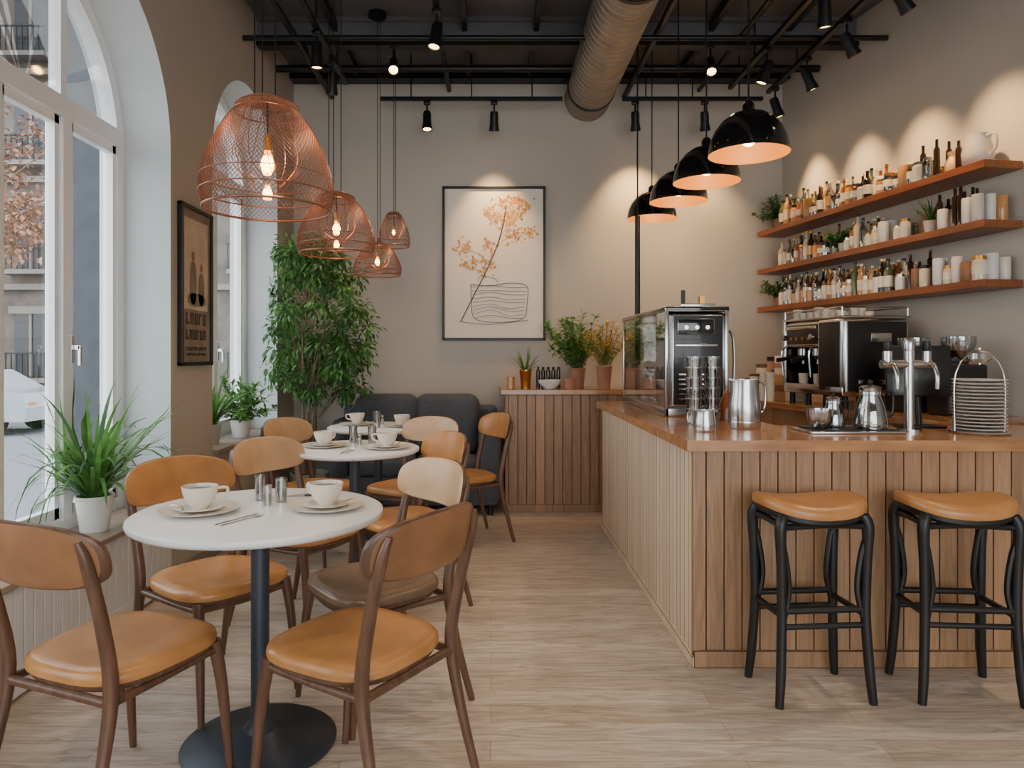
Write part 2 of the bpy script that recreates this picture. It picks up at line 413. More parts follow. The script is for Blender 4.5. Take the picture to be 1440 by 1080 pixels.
for (x, z, r) in ((-.38, 3.72, .02), (-1.45, 3.66, .025), (1.22, 3.66, .025), (1.9, 3.72, .02)):
    b.tube([(x, 0, z), (x, YB-.01, z)], r, 'black', 10)
b.obj('ceiling_conduit_pipes')
# spiral duct
b = B(); prof = []
rr = .2
for k in range(0, 118):
    yy = 0+k*.08
    prof += [(rr, yy), (rr, yy+.066), (rr+.006, yy+.072), (rr+.006, yy+.078)]
b.lathe([(0, 0)]+prof+[(0, prof[-1][1])], (.88, -2.95, 3.64), 'duct', 36, Matrix.Rotation(-PI/2, 4, 'X'))
for yy in (.5, 2.4, 4.3, 6.2): b.lathe([(.205, -.02), (.212, -.02), (.212, .02), (.205, .02)], (.88, yy, 3.64), 'black', 36, Matrix.Rotation(-PI/2, 4, 'X'))
b.obj('spiral_air_duct', ang=25)
# tracks
def track(p0, p1, n=4):
    b = B(); p0, p1 = Vector(p0), Vector(p1); d = (p1-p0); ax = 0 if abs(d.x) > abs(d.y) else 1
    w = Vector((0, .018, .015)) if ax == 0 else Vector((.018, 0, .015))
    b.box(p0-w, p1+w, 'black')
    for k in range(n):
        q = p0+d*((k+.5)/n); b.tube([q, (q.x, q.y, ZC)], .006, 'black', 6)
    b.obj('lighting_track', smooth=False)
track((-.95, 6.15, 3.52), (.62, 6.15, 3.52), 3)
track((1.14, 6.15, 3.52), (2.35, 6.15, 3.52), 3)
track((2.38, 1.5, 3.56), (2.38, 6.1, 3.56))
track((2.02, 1.5, 3.56), (2.02, 6.0, 3.56))
track((-.35, 1.5, 3.56), (-.35, 5.0, 3.56))
track((-1.2, 3.2, 3.56), (-1.2, 5.9, 3.56))
def track_light(pos, tgt, e, size=60, col=(1, .80, .54), blend=.8):
    pos = Vector(pos); root = empty('track_light', pos)
    d = (Vector(tgt)-pos).normalized(); piv = Vector((0, 0, -.14)); q = d.to_track_quat('-Z', 'Y').to_matrix().to_4x4()
    b = B(); b.box((-.03, -.02, -.03), (.03, .02, .0), 'black', .004)
    b.tube([(0, 0, -.03), (0, 0, -.11)], .008, 'black', 8)
    b.lathe([(0, .08), (.03, .08), (.036, .06), (.036, -.02), (.045, -.07), (.045, -.085), (.036, -.085), (.030, -.05), (0, -.05)], piv+d*.03, 'black', 18, q)
    b.lathe([(.034, -.078), (0, -.078)], piv+d*.03, 'bulb2', 14, q)
    b.obj('spot_head', parent=root)
    ld = bpy.data.lights.new('spot_beam', 'SPOT'); ld.energy = e; ld.spot_size = math.radians(size); ld.spot_blend = blend; ld.color = col; ld.shadow_soft_size = .03
    lo = bpy.data.objects.new('spot_beam', ld); bpy.context.collection.objects.link(lo); lo.parent = root
    lo.location = piv+d*.13; lo.rotation_euler = d.to_track_quat('-Z', 'Y').to_euler()
WC = (1, .60, .27)
for y in (5.95, 5.35, 4.75, 4.15): track_light((2.38, y, 3.545), (xr(y)-.02, y+.02, 2.55), 120, 58, WC, 1.0)
track_light((2.38, 3.2, 3.545), (1.6, 3.1, .95), 70, 70)  # head out of view above the bar, added as fill
track_light((2.38, 2.0, 3.545), (1.2, 2.6, .5), 50, 80)  # unseen head added to fill the stools and bar front
track_light((2.02, 5.2, 3.545), (1.2, 5.6, 1.0), 22, 60)
track_light((2.02, 4.3, 3.545), (2.3, 4.8, .95), 35, 60)
track_light((.03, 6.15, 3.5), (.03, 6.45, 2.5), 95, 66, WC, 1.0)
track_light((-.55, 6.15, 3.5), (-.5, 5.6, .5), 18, 50)
track_light((1.25, 6.15, 3.5), (1.35, 6.48, 2.3), 120, 84, WC, 1.0)
track_light((1.85, 6.15, 3.5), (2.0, 6.48, 2.3), 80, 76, WC, 1.0)
track_light((-.35, 4.6, 3.54), (-.75, 4.2, .75), 42, 70)
track_light((-.35, 3.4, 3.54), (-.3, 2.9, 0), 42, 80)  # out-of-view head added to fill the floor between tables
track_light((-.35, 2.0, 3.54), (-.6, 2.3, .5), 50, 80)  # added fill head, unseen, brightens the front table
track_light((-1.2, 4.9, 3.54), (-1.2, 5.2, .7), 25, 70)
track_light((-1.2, 5.4, 3.54), (-1.45, 5.9, 1.5), 34, 70)
track_light((-.75, 5.5, 3.70), (-.5, 3.2, 1.2), 12, 60)
track_light((1.70, 5.5, 3.70), (1.35, 3.6, 1.0), 25, 60)

# ------------------------------------------------------------------ bar counter
def boards(b, axis, a0, a1, fixed, th, z0, z1, w, m, gap=.0035):
    n = math.floor(a0/w+1e-6); a = n*w
    while a < a1-1e-4:
        s_, e_ = max(a, a0)+gap/2, min(a+w, a1)-gap/2
        if e_-s_ > .005:
            if axis == 'x': b.box((s_, fixed, z0), (e_, fixed+th, z1), m, .0012, 1)
            else: b.box((fixed, s_, z0), (fixed+th, e_, z1), m, .0012, 1)
        a += w
b = B(); yf = 2.97
b.box((.870, yf+.02, .0), (1.40, 5.40, .90), 'backing'); b.box((.870, yf+.02, 0), (3.1, yf+.5, .90), 'backing')
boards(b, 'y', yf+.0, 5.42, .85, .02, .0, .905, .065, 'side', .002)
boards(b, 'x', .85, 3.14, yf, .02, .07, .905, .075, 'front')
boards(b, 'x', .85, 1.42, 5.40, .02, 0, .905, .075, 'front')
b.box((.845, yf-.004, 0), (.872, yf+.022, .905), 'front')
b.box((.845, yf-.012, 0), (3.16, yf+.01, .07), 'front', .003)
b.box((.838, yf-.01, 0), (.852, 5.42, .045), 'side', .002)
b.prism([(.81, 2.93, .905), (3.20, 2.93, .905), (3.10, 3.56, .905), (1.43, 3.56, .905), (1.43, 5.46, .905), (.81, 5.46, .905)], (0, 0, .045), 'top')
b.obj('bar_counter', smooth=False)
# back counter
b = B()
b.box((.13, 5.93, 0), (1.30, 6.49, .97), 'backing'); boards(b, 'x', .12, 1.32, 5.91, .02, .06, .975, .075, 'front')
boards(b, 'y', 5.91, 6.49, .12, .02, 0, .975, .075, 'front'); b.box((.11, 5.9, 0), (1.32, 5.925, .06), 'front')
b.box((.08, 5.87, .975), (1.34, 6.49, 1.02), 'top', .004); b.obj('service_sideboard', smooth=False)
# worktop along right wall
ang = math.atan2(-1, .16); RW = (xr(YB), YB, 0)
def wl(x, y, z=0):  # wall-local -> world
    c, s_ = math.cos(ang), math.sin(ang); return (RW[0]+c*x-s_*y, RW[1]+s_*x+c*y, z)
b = B(); b.box((.35, -.68, 0), (2.72, -.02, .9), 'front'); b.box((.33, -.72, .905), (2.74, -.01, .95), 'top', .004); b.box((.35, -.69, .9), (2.72, -.02, .905), 'top')
b.obj('back_bar_cabinet', RW, ang, smooth=False)

# ------------------------------------------------------------------ shelves + bottles
def bottle(b, x, y, z, kind, hk=1.0):
    if kind == 0:   # spirit bottle
        h = R.uniform(.18, .255)*hk; r = R.uniform(.023, .032); m = R.choice(['amber', 'bottledk', 'bottlegr', 'bottlecl', 'amber', 'tglass', 'copperjar', 'tglass'])
        b.lathe([(0, 0), (r, 0), (r, h*.6), (r*.8, h*.68), (r*.36, h*.76), (r*.34, h*.97), (0, h*.97)], (x, y, z), m, 12)
        b.cyl((x, y, z), r*.42, h*.93, h, R.choice(['black', 'brass', 'label']), 10)
        if R.random() < .8: b.lathe([(r+.001, h*.15), (r+.0012, h*.48)], (x, y, z), R.choice(['label', 'label', 'copperjar', 'ceramic']), 12)
    elif kind == 1: # jar
        h = R.uniform(.09, .15); r = R.uniform(.028, .038)
        b.lathe([(0, 0), (r, 0), (r*1.04, h*.1), (r*1.04, h*.78), (r*.8, h*.86), (0, h*.86)], (x, y, z), R.choice(['copperjar', 'bottlecl', 'amber', 'tglass', 'ceramic', 'tglass']), 14)
        b.cyl((x, y, z), r*.86, h*.84, h, R.choice(['brass', 'black', 'steel', 'walnut']), 14)
        if R.random() < .5: b.lathe([(r*1.05, h*.25), (r*1.05, h*.62)], (x, y, z), 'label', 14)
    elif kind == 2: # canister / cup
        h = R.uniform(.11, .17); r = R.uniform(.03, .042)
        b.lathe([(0, 0), (r*.85, 0), (r, h*.1), (r, h*.95), (r*.93, h), (r*.88, h*.96), (r*.86, h*.1), (0, h*.08)], (x, y, z), R.choice(['ceramic', 'ceramicg', 'copperjar', 'leather2', 'potw', 'potg']), 16)
    elif kind == 3: # round jug/vase
        h = R.uniform(.15, .19); r = .052
        b.lathe([(0, 0), (r*.6, 0), (r, h*.3), (r*.95, h*.55), (r*.5, h*.82), (r*.62, h), (r*.52, h), (r*.4, h*.82), (0, h*.5)], (x, y, z), R.choice(['ceramic', 'ceramicg', 'leatherP']), 18)
    elif kind == 4: # slim tall dark bottle
        h = R.uniform(.18, .25)*hk; r = .019
        b.lathe([(0, 0), (r, 0), (r, h*.75), (r*.5, h*.82), (r*.5, h), (0, h)], (x, y, z), 'bottledk', 12)
def potted(name, loc, r, h, n, L, pm, lm='leaf', style='blade', w=.02, rz=0, spread=(.5, 1.45), droop=(.9, 2.2), lo=(-9, -9, -9), hi=(9, 9, 9)):
    b = B()
    for k in range(n):
        az = R.uniform(0, 2*PI); rad = R.uniform(0, r*.5)
        p = (rad*math.cos(az), rad*math.sin(az), h*.86)
        if style == 'blade': b.blade(p, az+R.uniform(-.4, .4), R.uniform(*spread), L*R.uniform(.65, 1.1), w*R.uniform(.8, 1.2), R.uniform(*droop), lm if R.random() < .7 else 'leaf2')
        else:
            el = R.uniform(*spread); l = L*R.uniform(.5, 1); d = Vector((math.cos(az)*math.cos(el), math.sin(az)*math.cos(el), math.sin(el)))
            q = Vector(p)+d*l; mid = Vector(p)+d*l*.5+Vector((0, 0, l*.08)); pts = cr([p, mid, q], 4); b.tube(pts, .002, lm, 4)
            for j in range(int(10+l*30)):
                t = R.uniform(.25, 1); c = pts[min(int(t*len(pts)), len(pts)-1)]
                dd = Vector((R.uniform(-1, 1), R.uniform(-1, 1), R.uniform(-.3, .9)))
                b.leaf(c, dd, (0, 0, 1), w*R.uniform(1.6, 2.8), w*R.uniform(.8, 1.2), lm if style == 'bush' or t < .6 else 'yellow')
    b.clamp(lo, hi)
    b.lathe([(0, 0), (r*.72, 0), (r*.95, h*.9), (r, h*.92), (r, h), (r*.9, h), (r*.86, h*.86), (0, h*.86)], (0, 0, 0), pm, 24)
    b.cyl((0, 0, 0), r*.86, h*.84, h*.88, 'soil', 20)
    return b.obj(name, loc, rz, norm=False)
shz = [1.735, 2.075, 2.415]
for zi, z in enumerate(shz):
    b = B(); b.box((.03, -.26, z-.045), (2.46, -.005, z), 'shelf', .003); b.obj('wall_shelf', RW, ang, smooth=False)
    b = B(); x = .36
    while x < 2.42:
        t = x/2.4
        if zi == 0: kind = R.choice([0, 0, 0, 1]) if t < .72 else R.choice([2, 1, 4, 2, 3])
        elif zi == 1: kind = R.choice([0, 0, 1, 0]) if t < .6 else (R.choice([2, 1, 3]) if t < .8 else R.choice([4, 4, 2]))
        else: kind = R.choice([0, 1, 0, 0, 2]) if t < .7 else R.choice([4, 2, 3, 1])
        if zi == 2 and x > 2.18: break
        if not (zi == 1 and (.98 < x < 1.16 or 1.84 < x < 2.02)):
            hk = 1.12 if zi == 2 else 1.06
            bottle(b, x, R.uniform(-.075, -.055), z, kind, hk)
            k2 = kind if kind != 3 else 1
            if kind != 3: bottle(b, x+R.uniform(-.01, .01), R.uniform(-.15, -.135), z, k2, hk*.95)
            if R.random() < .9: bottle(b, x+R.uniform(-.01, .01), -.216, z, R.choice([k2, k2, 1]), hk*.92)
        x += {0: .057, 1: .068, 2: .082, 3: .108, 4: .044}[kind]
    b.obj('bottles_and_jars', RW, ang)
def jug(name, loc, rz):
    b = B(); h = .17
    b.lathe([(0, 0), (.055, 0), (.08, .03), (.085, .09), (.066, .15), (.07, .19), (.063, .19), (.058, .15), (0, .1)], (0, 0, 0), 'ceramicg', 26)
    ctube(b, [(.062, 0, .17), (.12, 0, .165), (.125, 0, .09), (.08, 0, .05)], [.009]*4, 'ceramicg'); b.obj(name, loc, rz)
jug('ceramic_jug', wl(2.29, -.14, shz[2]), ang)
cl_ = dict(lo=(-.17, -.25, -1), hi=(.16, .125, .30))
potted('potted_herb', wl(.2, -.14, shz[2]), .055, .09, 36, .24, 'terra', 'leaf2', 'bush', .022, ang, spread=(0, 1.5), **cl_)
potted('potted_herb', wl(1.07, -.14, shz[1]), .045, .08, 24, .16, 'potw', 'leaf', 'bush', .022, ang, spread=(.2, 1.5), lo=(-.09, -.15, 0), hi=(.09, .12, .25))
potted('potted_herb', wl(1.93, -.14, shz[1]), .048, .09, 40, .18, 'ceramic', 'leaf', 'blade', .013, ang, droop=(.4, 1.2), lo=(-.10, -.15, 0), hi=(.10, .12, .28))
potted('potted_herb', wl(.2, -.14, shz[0]), .05, .08, 32, .2, 'terra', 'leaf2', 'bush', .022, ang, spread=(0, 1.5), **cl_)

# ------------------------------------------------------------------ chairs
def chair_mesh(seat, back, backo):
    b = B()
    def sm(u, v, t):
        return Vector((u, v, .435+t-.012*(1-min(1, (u/.2)**2+(v/.2)**2))*(1 if t > .01 else 0)))
    b.shell(.445, .44, 3.2, [(0, -.02, 'walnut'), (.93, -.02, 'walnut'), (.95, -.012, 'walnut'), (.95, -.004, 'walnut'), (.99, 0, seat), (1.0, .012, seat), (.985, .026, seat), (.93, .034, seat), (.8, .037, seat), (.55, .037, seat), (.3, .037, seat), (0, .037, seat)], sm, 40, taper=.12)
    def bmap(u, v, t):
        y = -.262-.07*(1-(u/.235)**2)-.22*v
        return Vector((u, y+t+.02, .785+v+.012*(1-(u/.235)**2)))
    b.shell(.47, .175, 3.0, [(0, -.013, backo), (.4, -.013, backo), (.75, -.013, backo), (.95, -.012, backo), (1, -.006, 'walnut'), (1, .006, 'walnut'), (.95, .014, back), (.75, .016, back), (.4, .017, back), (0, .017, back)], bmap, 44)
    for s_ in (-1, 1):
        ctube(b, [(s_*.185, .165, .43), (s_*.195, .19, .28), (s_*.205, .215, 0)], [.021, .017, .011], 'walnut')
        ctube(b, [(s_*.215, -.30, 0), (s_*.2, -.235, .25), (s_*.196, -.205, .44), (s_*.2, -.235, .62), (s_*.202, -.278, .78), (s_*.19, -.295, .84)], [.012, .016, .02, .018, .016, .009], 'walnut', 6, 10)
        ctube(b, [(s_*.19, .17, .405), (s_*.19, 0, .4), (s_*.195, -.21, .405)], [.013, .011, .013], 'walnut')
    ctube(b, [(-.185, .168, .405), (0, .18, .4), (.185, .168, .405)], [.013]*3, 'walnut')
    ctube(b, [(-.195, -.208, .405), (0, -.2, .4), (.195, -.208, .405)], [.013]*3, 'walnut')
    bmesh.ops.recalc_face_normals(b.bm, faces=b.bm.faces[:])
    me = bpy.data.meshes.new('dining_chair'); b.bm.to_mesh(me); b.bm.free()
    for m in b.mats: me.materials.append(m)
    me.polygons.foreach_set('use_smooth', [True]*len(me.polygons)); me.set_sharp_from_angle(angle=math.radians(45)); return me
cA = chair_mesh('leather', 'leather', 'leather2'); cB = chair_mesh('leather', 'leather2', 'leather2'); cD = chair_mesh('leatherD', 'leatherP', 'leather2'); cE = chair_mesh('leather', 'leatherP', 'leather')
for me, x, y, a in ((cB, -.40, 2.12, 147), (cB, -1.08, 2.09, 68), (cA, -1.05, 2.74, -36), (cD, -.44, 2.68, 217), (cE, -.90, 3.46, -30),
                    (cA, -.47, 3.72, 212), (cA, -.20, 5.02, 206), (cE, -.54, 4.60, 238), (cE, -1.12, 4.62, -25)):
    place(me, 'dining_chair', (x, y, 0), math.radians(a-90))

# ------------------------------------------------------------------ tables
def table(loc, r):
    b = B(); h = .78
    b.lathe([(0, h-.028), (r-.015, h-.028), (r-.003, h-.02), (r, h-.012), (r-.002, h-.004), (r-.01, h), (0, h)], (0, 0, 0), 'white', 64)
    b.lathe([(0, h-.045), (.11, h-.045), (.11, h-.028), (0, h-.028)], (0, 0, 0), 'steelblue', 24)
    b.lathe([(0, 0), (.25, 0), (.252, .008), (.235, .018), (.13, .03), (.055, .05), (.034, .08), (.03, .12), (.03, h-.04), (0, h-.04)], (0, 0, 0), 'steelblue', 48)
    b.obj('round_cafe_table', loc)
T = [((-.775, 2.39, 0), .41), ((-.77, 4.03, 0), .365), ((-.83, 5.25, 0), .37)]
for l, r in T: table(l, r)
def cup_set(x, y, z, rz, big=1.0):
    b = B()
    b.lathe([(0, 0), (.07, 0), (.085, .003), (.125, .012), (.13, .016), (.122, .015), (.08, .008), (0, .007)], (0, 0, 0), 'ceramic', 40)
    b.lathe([(0, .008), (.045, .008), (.075, .017), (.07, .018), (0, .012)], (0, 0, 0), 'ceramic', 32)
    k = big
    b.lathe([(0, .014), (.025, .014), (.028, .02), (.045*k, .04), (.055*k, .068), (.058*k, .088), (.054*k, .088), (.05*k, .066), (.038*k, .04), (0, .03)], (0, 0, 0), 'ceramic', 32)
    b.lathe([(.05*k, .076), (0, .076)], (0, 0, 0), 'leatherD', 24)
    ctube(b, [(.053*k, 0, .078), (.085*k, 0, .076), (.08*k, 0, .05), (.048*k, 0, .04)], [.005]*4, 'ceramic')
    ctube(b, [(-.09, .05, .022), (-.06, .0, .026), (-.05, -.09, .024)], [.003, .002, .005], 'steel', flat=.5)
    b.obj('coffee_cup_and_saucer', (x, y, z), rz)
def cutlery(x, y, z, rz):
    b = B()
    b.box((-.09, -.012, 0), (.04, -.006, .003), 'steel', .001); b.shell(.05, .022, 2, [(0, 0, 'steel'), (1, .002, 'steel'), (.9, .004, 'steel'), (0, .003, 'steel')], lambda u, v, t: Vector((u+.06, v-.009, t)), 16)
    b.box((-.09, .012, 0), (.09, .02, .003), 'steel', .001); b.obj('cutlery', (x, y, z), rz)
def shaker(x, y, z):
    b = B(); b.lathe([(0, 0), (.014, 0), (.014, .055), (0, .055)], (0, 0, 0), 'tglass', 14); b.cyl((0, 0, 0), .0145, .055, .07, 'steel', 14)
    b.lathe([(0, .002), (.012, .002), (.012, .04), (0, .04)], (0, 0, 0), 'ceramic', 12); b.obj('salt_shaker', (x, y, z))
def tumbler(x, y, z, r=.026, h=.1):
    b = B(); b.lathe([(0, 0), (r*.85, 0), (r, h), (r*.92, h), (r*.78, .008), (0, .008)], (0, 0, 0), 'tglass', 20); b.obj('drinking_glass', (x, y, z))
zt = .78
cup_set(-.965, 2.36, zt, .4, 1.0); cup_set(-.56, 2.42, zt, 2.6, 1.0)
cutlery(-.79, 2.25, zt, 1.1); cutlery(-.73, 2.62, zt, .4); shaker(-.775, 2.47, zt); tumbler(-.745, 2.53, zt, .022, .085); tumbler(-.83, 2.56, zt, .02, .09)
cup_set(-.95, 4.05, zt, 1); cup_set(-.58, 3.98, zt, 3); shaker(-.76, 4.12, zt); tumbler(-.70, 4.20, zt); tumbler(-.82, 4.24, zt); cutlery(-.77, 3.84, zt, 1.5)
cup_set(-.65, 5.2, zt, 1); cup_set(-1.0, 5.32, zt, 3); tumbler(-.82, 5.12, zt, .026, .12); shaker(-.82, 5.38, zt)

# ------------------------------------------------------------------ stools
def stool_mesh():
    b = B()
    def sm(u, v, t): return Vector((u, v, .70+t+.026*(u/.2)**2-.01*(v/.16)**2))
    b.shell(.40, .32, 2.7, [(0, -.026, 'blackwood'), (.9, -.026, 'blackwood'), (.97, -.014, 'blackwood'), (.97, 0, 'blackwood'), (1, .004, 'leather'), (1.01, .018, 'leather'), (.99, .034, 'leather'), (.93, .044, 'leather'), (.75, .047, 'leather'), (.4, .045, 'leather'), (0, .044, 'leather')], sm, 40)
    for sx in (-1, 1):
        for sy in (-1, 1):
            ctube(b, [(sx*.155, sy*.105, .70), (sx*.170, sy*.115, .655), (sx*.166, sy*.113, .52), (sx*.163, sy*.111, .33), (sx*.172, sy*.122, .12), (sx*.182, sy*.13, 0)], [.022, .022, .018, .018, .018, .015], 'blackwood', 6, 10)
            ctube(b, [(sx*.165, sy*.112, .62), (sx*.146, sy*.107, .54), (sx*.134, sy*.106, .42), (sx*.155, sy*.11, .32)], [.012]*4, 'blackwood')
        b.tube([(sx*.16, -.11, .33), (sx*.16, .11, .33)], .012, 'blackwood', 8)
        ctube(b, [(sx*.162, -.11, .665), (sx*.165, 0, .672), (sx*.162, .11, .665)], [.013]*3, 'blackwood')
    for sy in (-1, 1):
        b.tube([(-.157, sy*.11, .35), (.157, sy*.11, .35)], .013, 'blackwood', 10)
        b.tube([(-.157, sy*.11, .29), (.157, sy*.11, .29)], .011, 'blackwood', 10)
        ctube(b, [(-.162, sy*.11, .66), (0, sy*.115, .668), (.162, sy*.11, .66)], [.013]*3, 'blackwood')
    bmesh.ops.recalc_face_normals(b.bm, faces=b.bm.faces[:])
    me = bpy.data.meshes.new('bar_stool'); b.bm.to_mesh(me); b.bm.free()
    for m in b.mats: me.materials.append(m)
    me.polygons.foreach_set('use_smooth', [True]*len(me.polygons)); me.set_sharp_from_angle(angle=math.radians(45)); return me
sm_ = stool_mesh()
place(sm_, 'bar_stool', (1.235, 2.765, 0), .08); place(sm_, 'bar_stool', (1.80, 2.765, 0), -.08)

# ------------------------------------------------------------------ sofa
b = B()
b.box((-1.3, 5.75, .08), (.06, 6.44, .32), 'sofa', .03, 3)
b.box((-1.3, 6.24, .3), (.06, 6.44, .86), 'sofa', .05, 4)
for x0, x1 in ((-1.3, -1.16), (-.10, .08)): b.box((x0, 5.74, .1), (x1, 6.43, .78), 'sofa', .06, 4)
for k in range(2):
    x0 = -1.15+k*.525
    b.box((x0+.005, 5.74, .31), (x0+.52, 6.22, .46), 'sofa', .045, 4)
    b.box((x0-.03, 6.06, .44), (x0+.53, 6.28, .97), 'sofa', .10, 6, Euler((-.16, 0, 0)))
for x in (-1.24, .0):
    for y in (5.8, 6.38): b.cyl((x, y, 0), .02, 0, .1, 'black', 10)
b.obj('two_seat_sofa')

# ------------------------------------------------------------------ ficus tree
b = B(); c0 = Vector((0, 0, 0)); cl = []
for k in range(96):
    z = R.uniform(.98, 2.24); t = (z-.98)/1.26; rad = .49*math.sin(PI*min(1, max(.12, .2+.7*t)))**.7
    a = R.uniform(0, 2*PI); rr = rad*math.sqrt(R.random()); cl.append(Vector((rr*math.cos(a)+.06, rr*math.sin(a)-.02, z)))
for c in cl:
    b.tube(cr([(c.x*.25, c.y*.25, c.z-.22), (c.x*.6, c.y*.6, c.z-.06), c], 3), .003, 'bark', 4)
    for j in range(66):
        d = Vector((R.gauss(0, 1), R.gauss(0, 1), R.gauss(0, 1))).normalized(); p = c+d*R.uniform(.01, .12)
        dd = d+Vector((0, 0, -.7)); b.leaf(p, dd, (R.uniform(-.5, .5), R.uniform(-.5, .5), 1), R.uniform(.045, .075), R.uniform(.02, .034), 'leaf' if R.random() < .6 else 'leaf2')
b.clamp(lo=(-.27, -9, -9), hi=(9, .58, 9))
for k in range(5):
    a = k*1.3; q = [(.03*math.cos(a), .03*math.sin(a), .3), (.05*math.cos(a+.6), .05*math.sin(a+.6), .75), (.07*math.cos(a+1.5), .07*math.sin(a+1.5), 1.15), (.16*math.cos(a+2), .16*math.sin(a+2), 1.6), (.1*math.cos(a+2), .1*math.sin(a+2), 1.95)]
    ctube(b, q, [.016, .013, .011, .006, .003], 'bark', 5, 7)
b.lathe([(0, 0), (.12, 0), (.155, .3), (.16, .34), (.145, .34), (.14, .3), (0, .3)], c0, 'potg', 28); b.cyl(c0, .14, .29, .305, 'soil', 20)
b.obj('potted_ficus_tree', (-1.49, 5.86, 0), norm=False)

# window-sill plants
zs = .458
potted('potted_spider_plant', (-1.91, 3.43, zs), .088, .17, 120, .66, 'potw', 'leaf', 'blade', .03, spread=(.6, 1.56), droop=(.4, 2.6), lo=(-.12, -.5, 0), hi=(.6, .45, 9))
zs2 = .688
potted('potted_aloe_plant', (-1.93, 4.90, zs2), .075, .14, 46, .46, 'potg', 'leaf', 'blade', .032, spread=(.8, 1.5), droop=(.2, 1.2), lo=(-.105, -.27, 0), hi=(.3, .22, 9))
potted('potted_fern', (-1.88, 5.35, zs2), .08, .13, 40, .34, 'potw', 'leaf', 'bush', .03, spread=(.1, 1.4), lo=(-.15, -.22, 0), hi=(.25, .3, 9))

# sideboard items
zb = 1.02
potted('potted_agave', (.30, 6.12, zb), .055, .16, 24, .24, 'brass', 'leaf', 'blade', .022, spread=(.3, 1.5), droop=(.1, 1.0), hi=(9, .35, 9))
potted('potted_bush_plant', (.76, 6.24, zb), .075, .17, 46, .5, 'terra', 'leaf', 'bush', .028, spread=(.7, 1.5), lo=(-.3, -.25, 0), hi=(.22, .24, 9))
potted('vase_of_dried_flowers', (.96, 6.02, zb), .07, .2, 40, .40, 'terra', 'leaf3', 'dried', .018, spread=(.8, 1.5), lo=(-.2, -.2, 0), hi=(.3, .35, 9))
b = B(); b.lathe([(0, 0), (.04, 0), (.09, .045), (.098, .075), (.09, .075), (.08, .045), (0, .012)], (0, 0, 0), 'potw', 28); b.obj('serving_bowl', (.50, 6.0, zb))
b = B()
for k in range(5): b.cyl((k*.045, .01*(k % 2), 0), .018, 0, .15, 'bottledk', 12); b.cyl((k*.045, .01*(k % 2), 0), .01, .15, .18, 'black', 10)
b.obj('syrup_bottles', (.42, 6.3, zb))
b = B(); b.lathe([(0, 0), (.035, 0), (.035, .1), (.03, .1), (.03, .01), (0, .01)], (0, 0, 0), 'copperjar', 20); b.lathe([(0, .01), (.029, .01), (.029, .07), (0, .07)], (0, 0, 0), 'ceramic', 16); b.obj('candle_jar', (.17, 6.05, zb))
b = B(); b.lathe([(0, 0), (.045, 0), (.055, .09), (.048, .09), (.04, .01), (0, .01)], (0, 0, 0), 'terra', 20); b.obj('terracotta_cup', (.66, 5.98, zb))

# ------------------------------------------------------------------ artwork
def U(px, py): return ((px-694.5)*.0065, (370.5-py)*.0065)
b = B(); W, H = .94, 1.40; f = .022
for lo, hi in (((-W/2, -H/2), (-W/2+f, H/2)), ((W/2-f, -H/2), (W/2, H/2)), ((-W/2, -H/2), (W/2, -H/2+f)), ((-W/2, H/2-f), (W/2, H/2))):
    b.box((lo[0], -.035, lo[1]), (hi[0], 0, hi[1]), 'frame', .003)
b.box((-W/2+.01, -.018, -H/2+.01), (W/2-.01, -.004, H/2-.01), 'canvas')
def stroke(pts, r, m='ink'):
    q = cr([(U(*p)[0], -.0195, U(*p)[1]) for p in pts], 6); b.tube(q, r, m, 5)
stroke([(648, 452), (664, 420), (688, 372), (704, 330), (712, 290)], .0045)
stroke([(688, 372), (672, 356), (652, 350)], .002, 'orange'); stroke([(697, 345), (722, 330), (742, 326)], .002, 'orange'); stroke([(704, 330), (730, 305), (742, 285)], .002, 'orange'); stroke([(704, 325), (690, 310), (680, 300)], .002, 'orange')
stroke([(680, 385), (668, 378), (650, 370)], .002, 'orange'); stroke([(710, 300), (722, 285), (726, 278)], .002, 'orange')
for k in range(9):
    o = k*5.4; stroke([(663+k*.5, 404+o), (690, 400+o+R.uniform(-3, 3)), (715, 405+o+R.uniform(-2, 2)), (740-k*.5, 404+o)], .0018)
stroke([(662, 400), (663, 425), (668, 448), (700, 453), (735, 448), (741, 425), (740, 402), (715, 398), (690, 402), (662, 400)], .0028)
stroke([(645, 452), (690, 456), (742, 450)], .0022); stroke([(672, 396), (676, 388), (696, 392), (700, 398)], .002)
for cx, cy, n, sp in ((652, 350, 30, 9), (657, 370, 26, 8), (682, 372, 38, 10), (690, 345, 20, 7), (742, 328, 26, 9), (722, 332, 28, 9), (738, 290, 30, 9), (725, 300, 30, 9), (708, 288, 46, 12), (690, 304, 32, 8), (726, 280, 24, 7), (712, 312, 34, 9)):
    for _ in range(n):
        u, v = U(min(756, max(634, cx+R.gauss(0, sp*.7))), max(280, cy+R.gauss(0, sp*.6))); a = R.uniform(0, 2*PI); l = R.uniform(.024, .046); w = l*.6
        c, s_ = math.cos(a), math.sin(a); y = -.0195-R.random()*.001
        b.poly([(u, y, v), (u+c*l*.5-s_*w*.5, y, v+s_*l*.5+c*w*.5), (u+c*l, y, v+s_*l), (u+c*l*.5+s_*w*.5, y, v+s_*l*.5-c*w*.5)], R.choice(['orange', 'orange', 'yellow', 'copperjar']))
b.obj('framed_botanical_print', (.03, YB-.001, 2.14), smooth=False, norm=False)
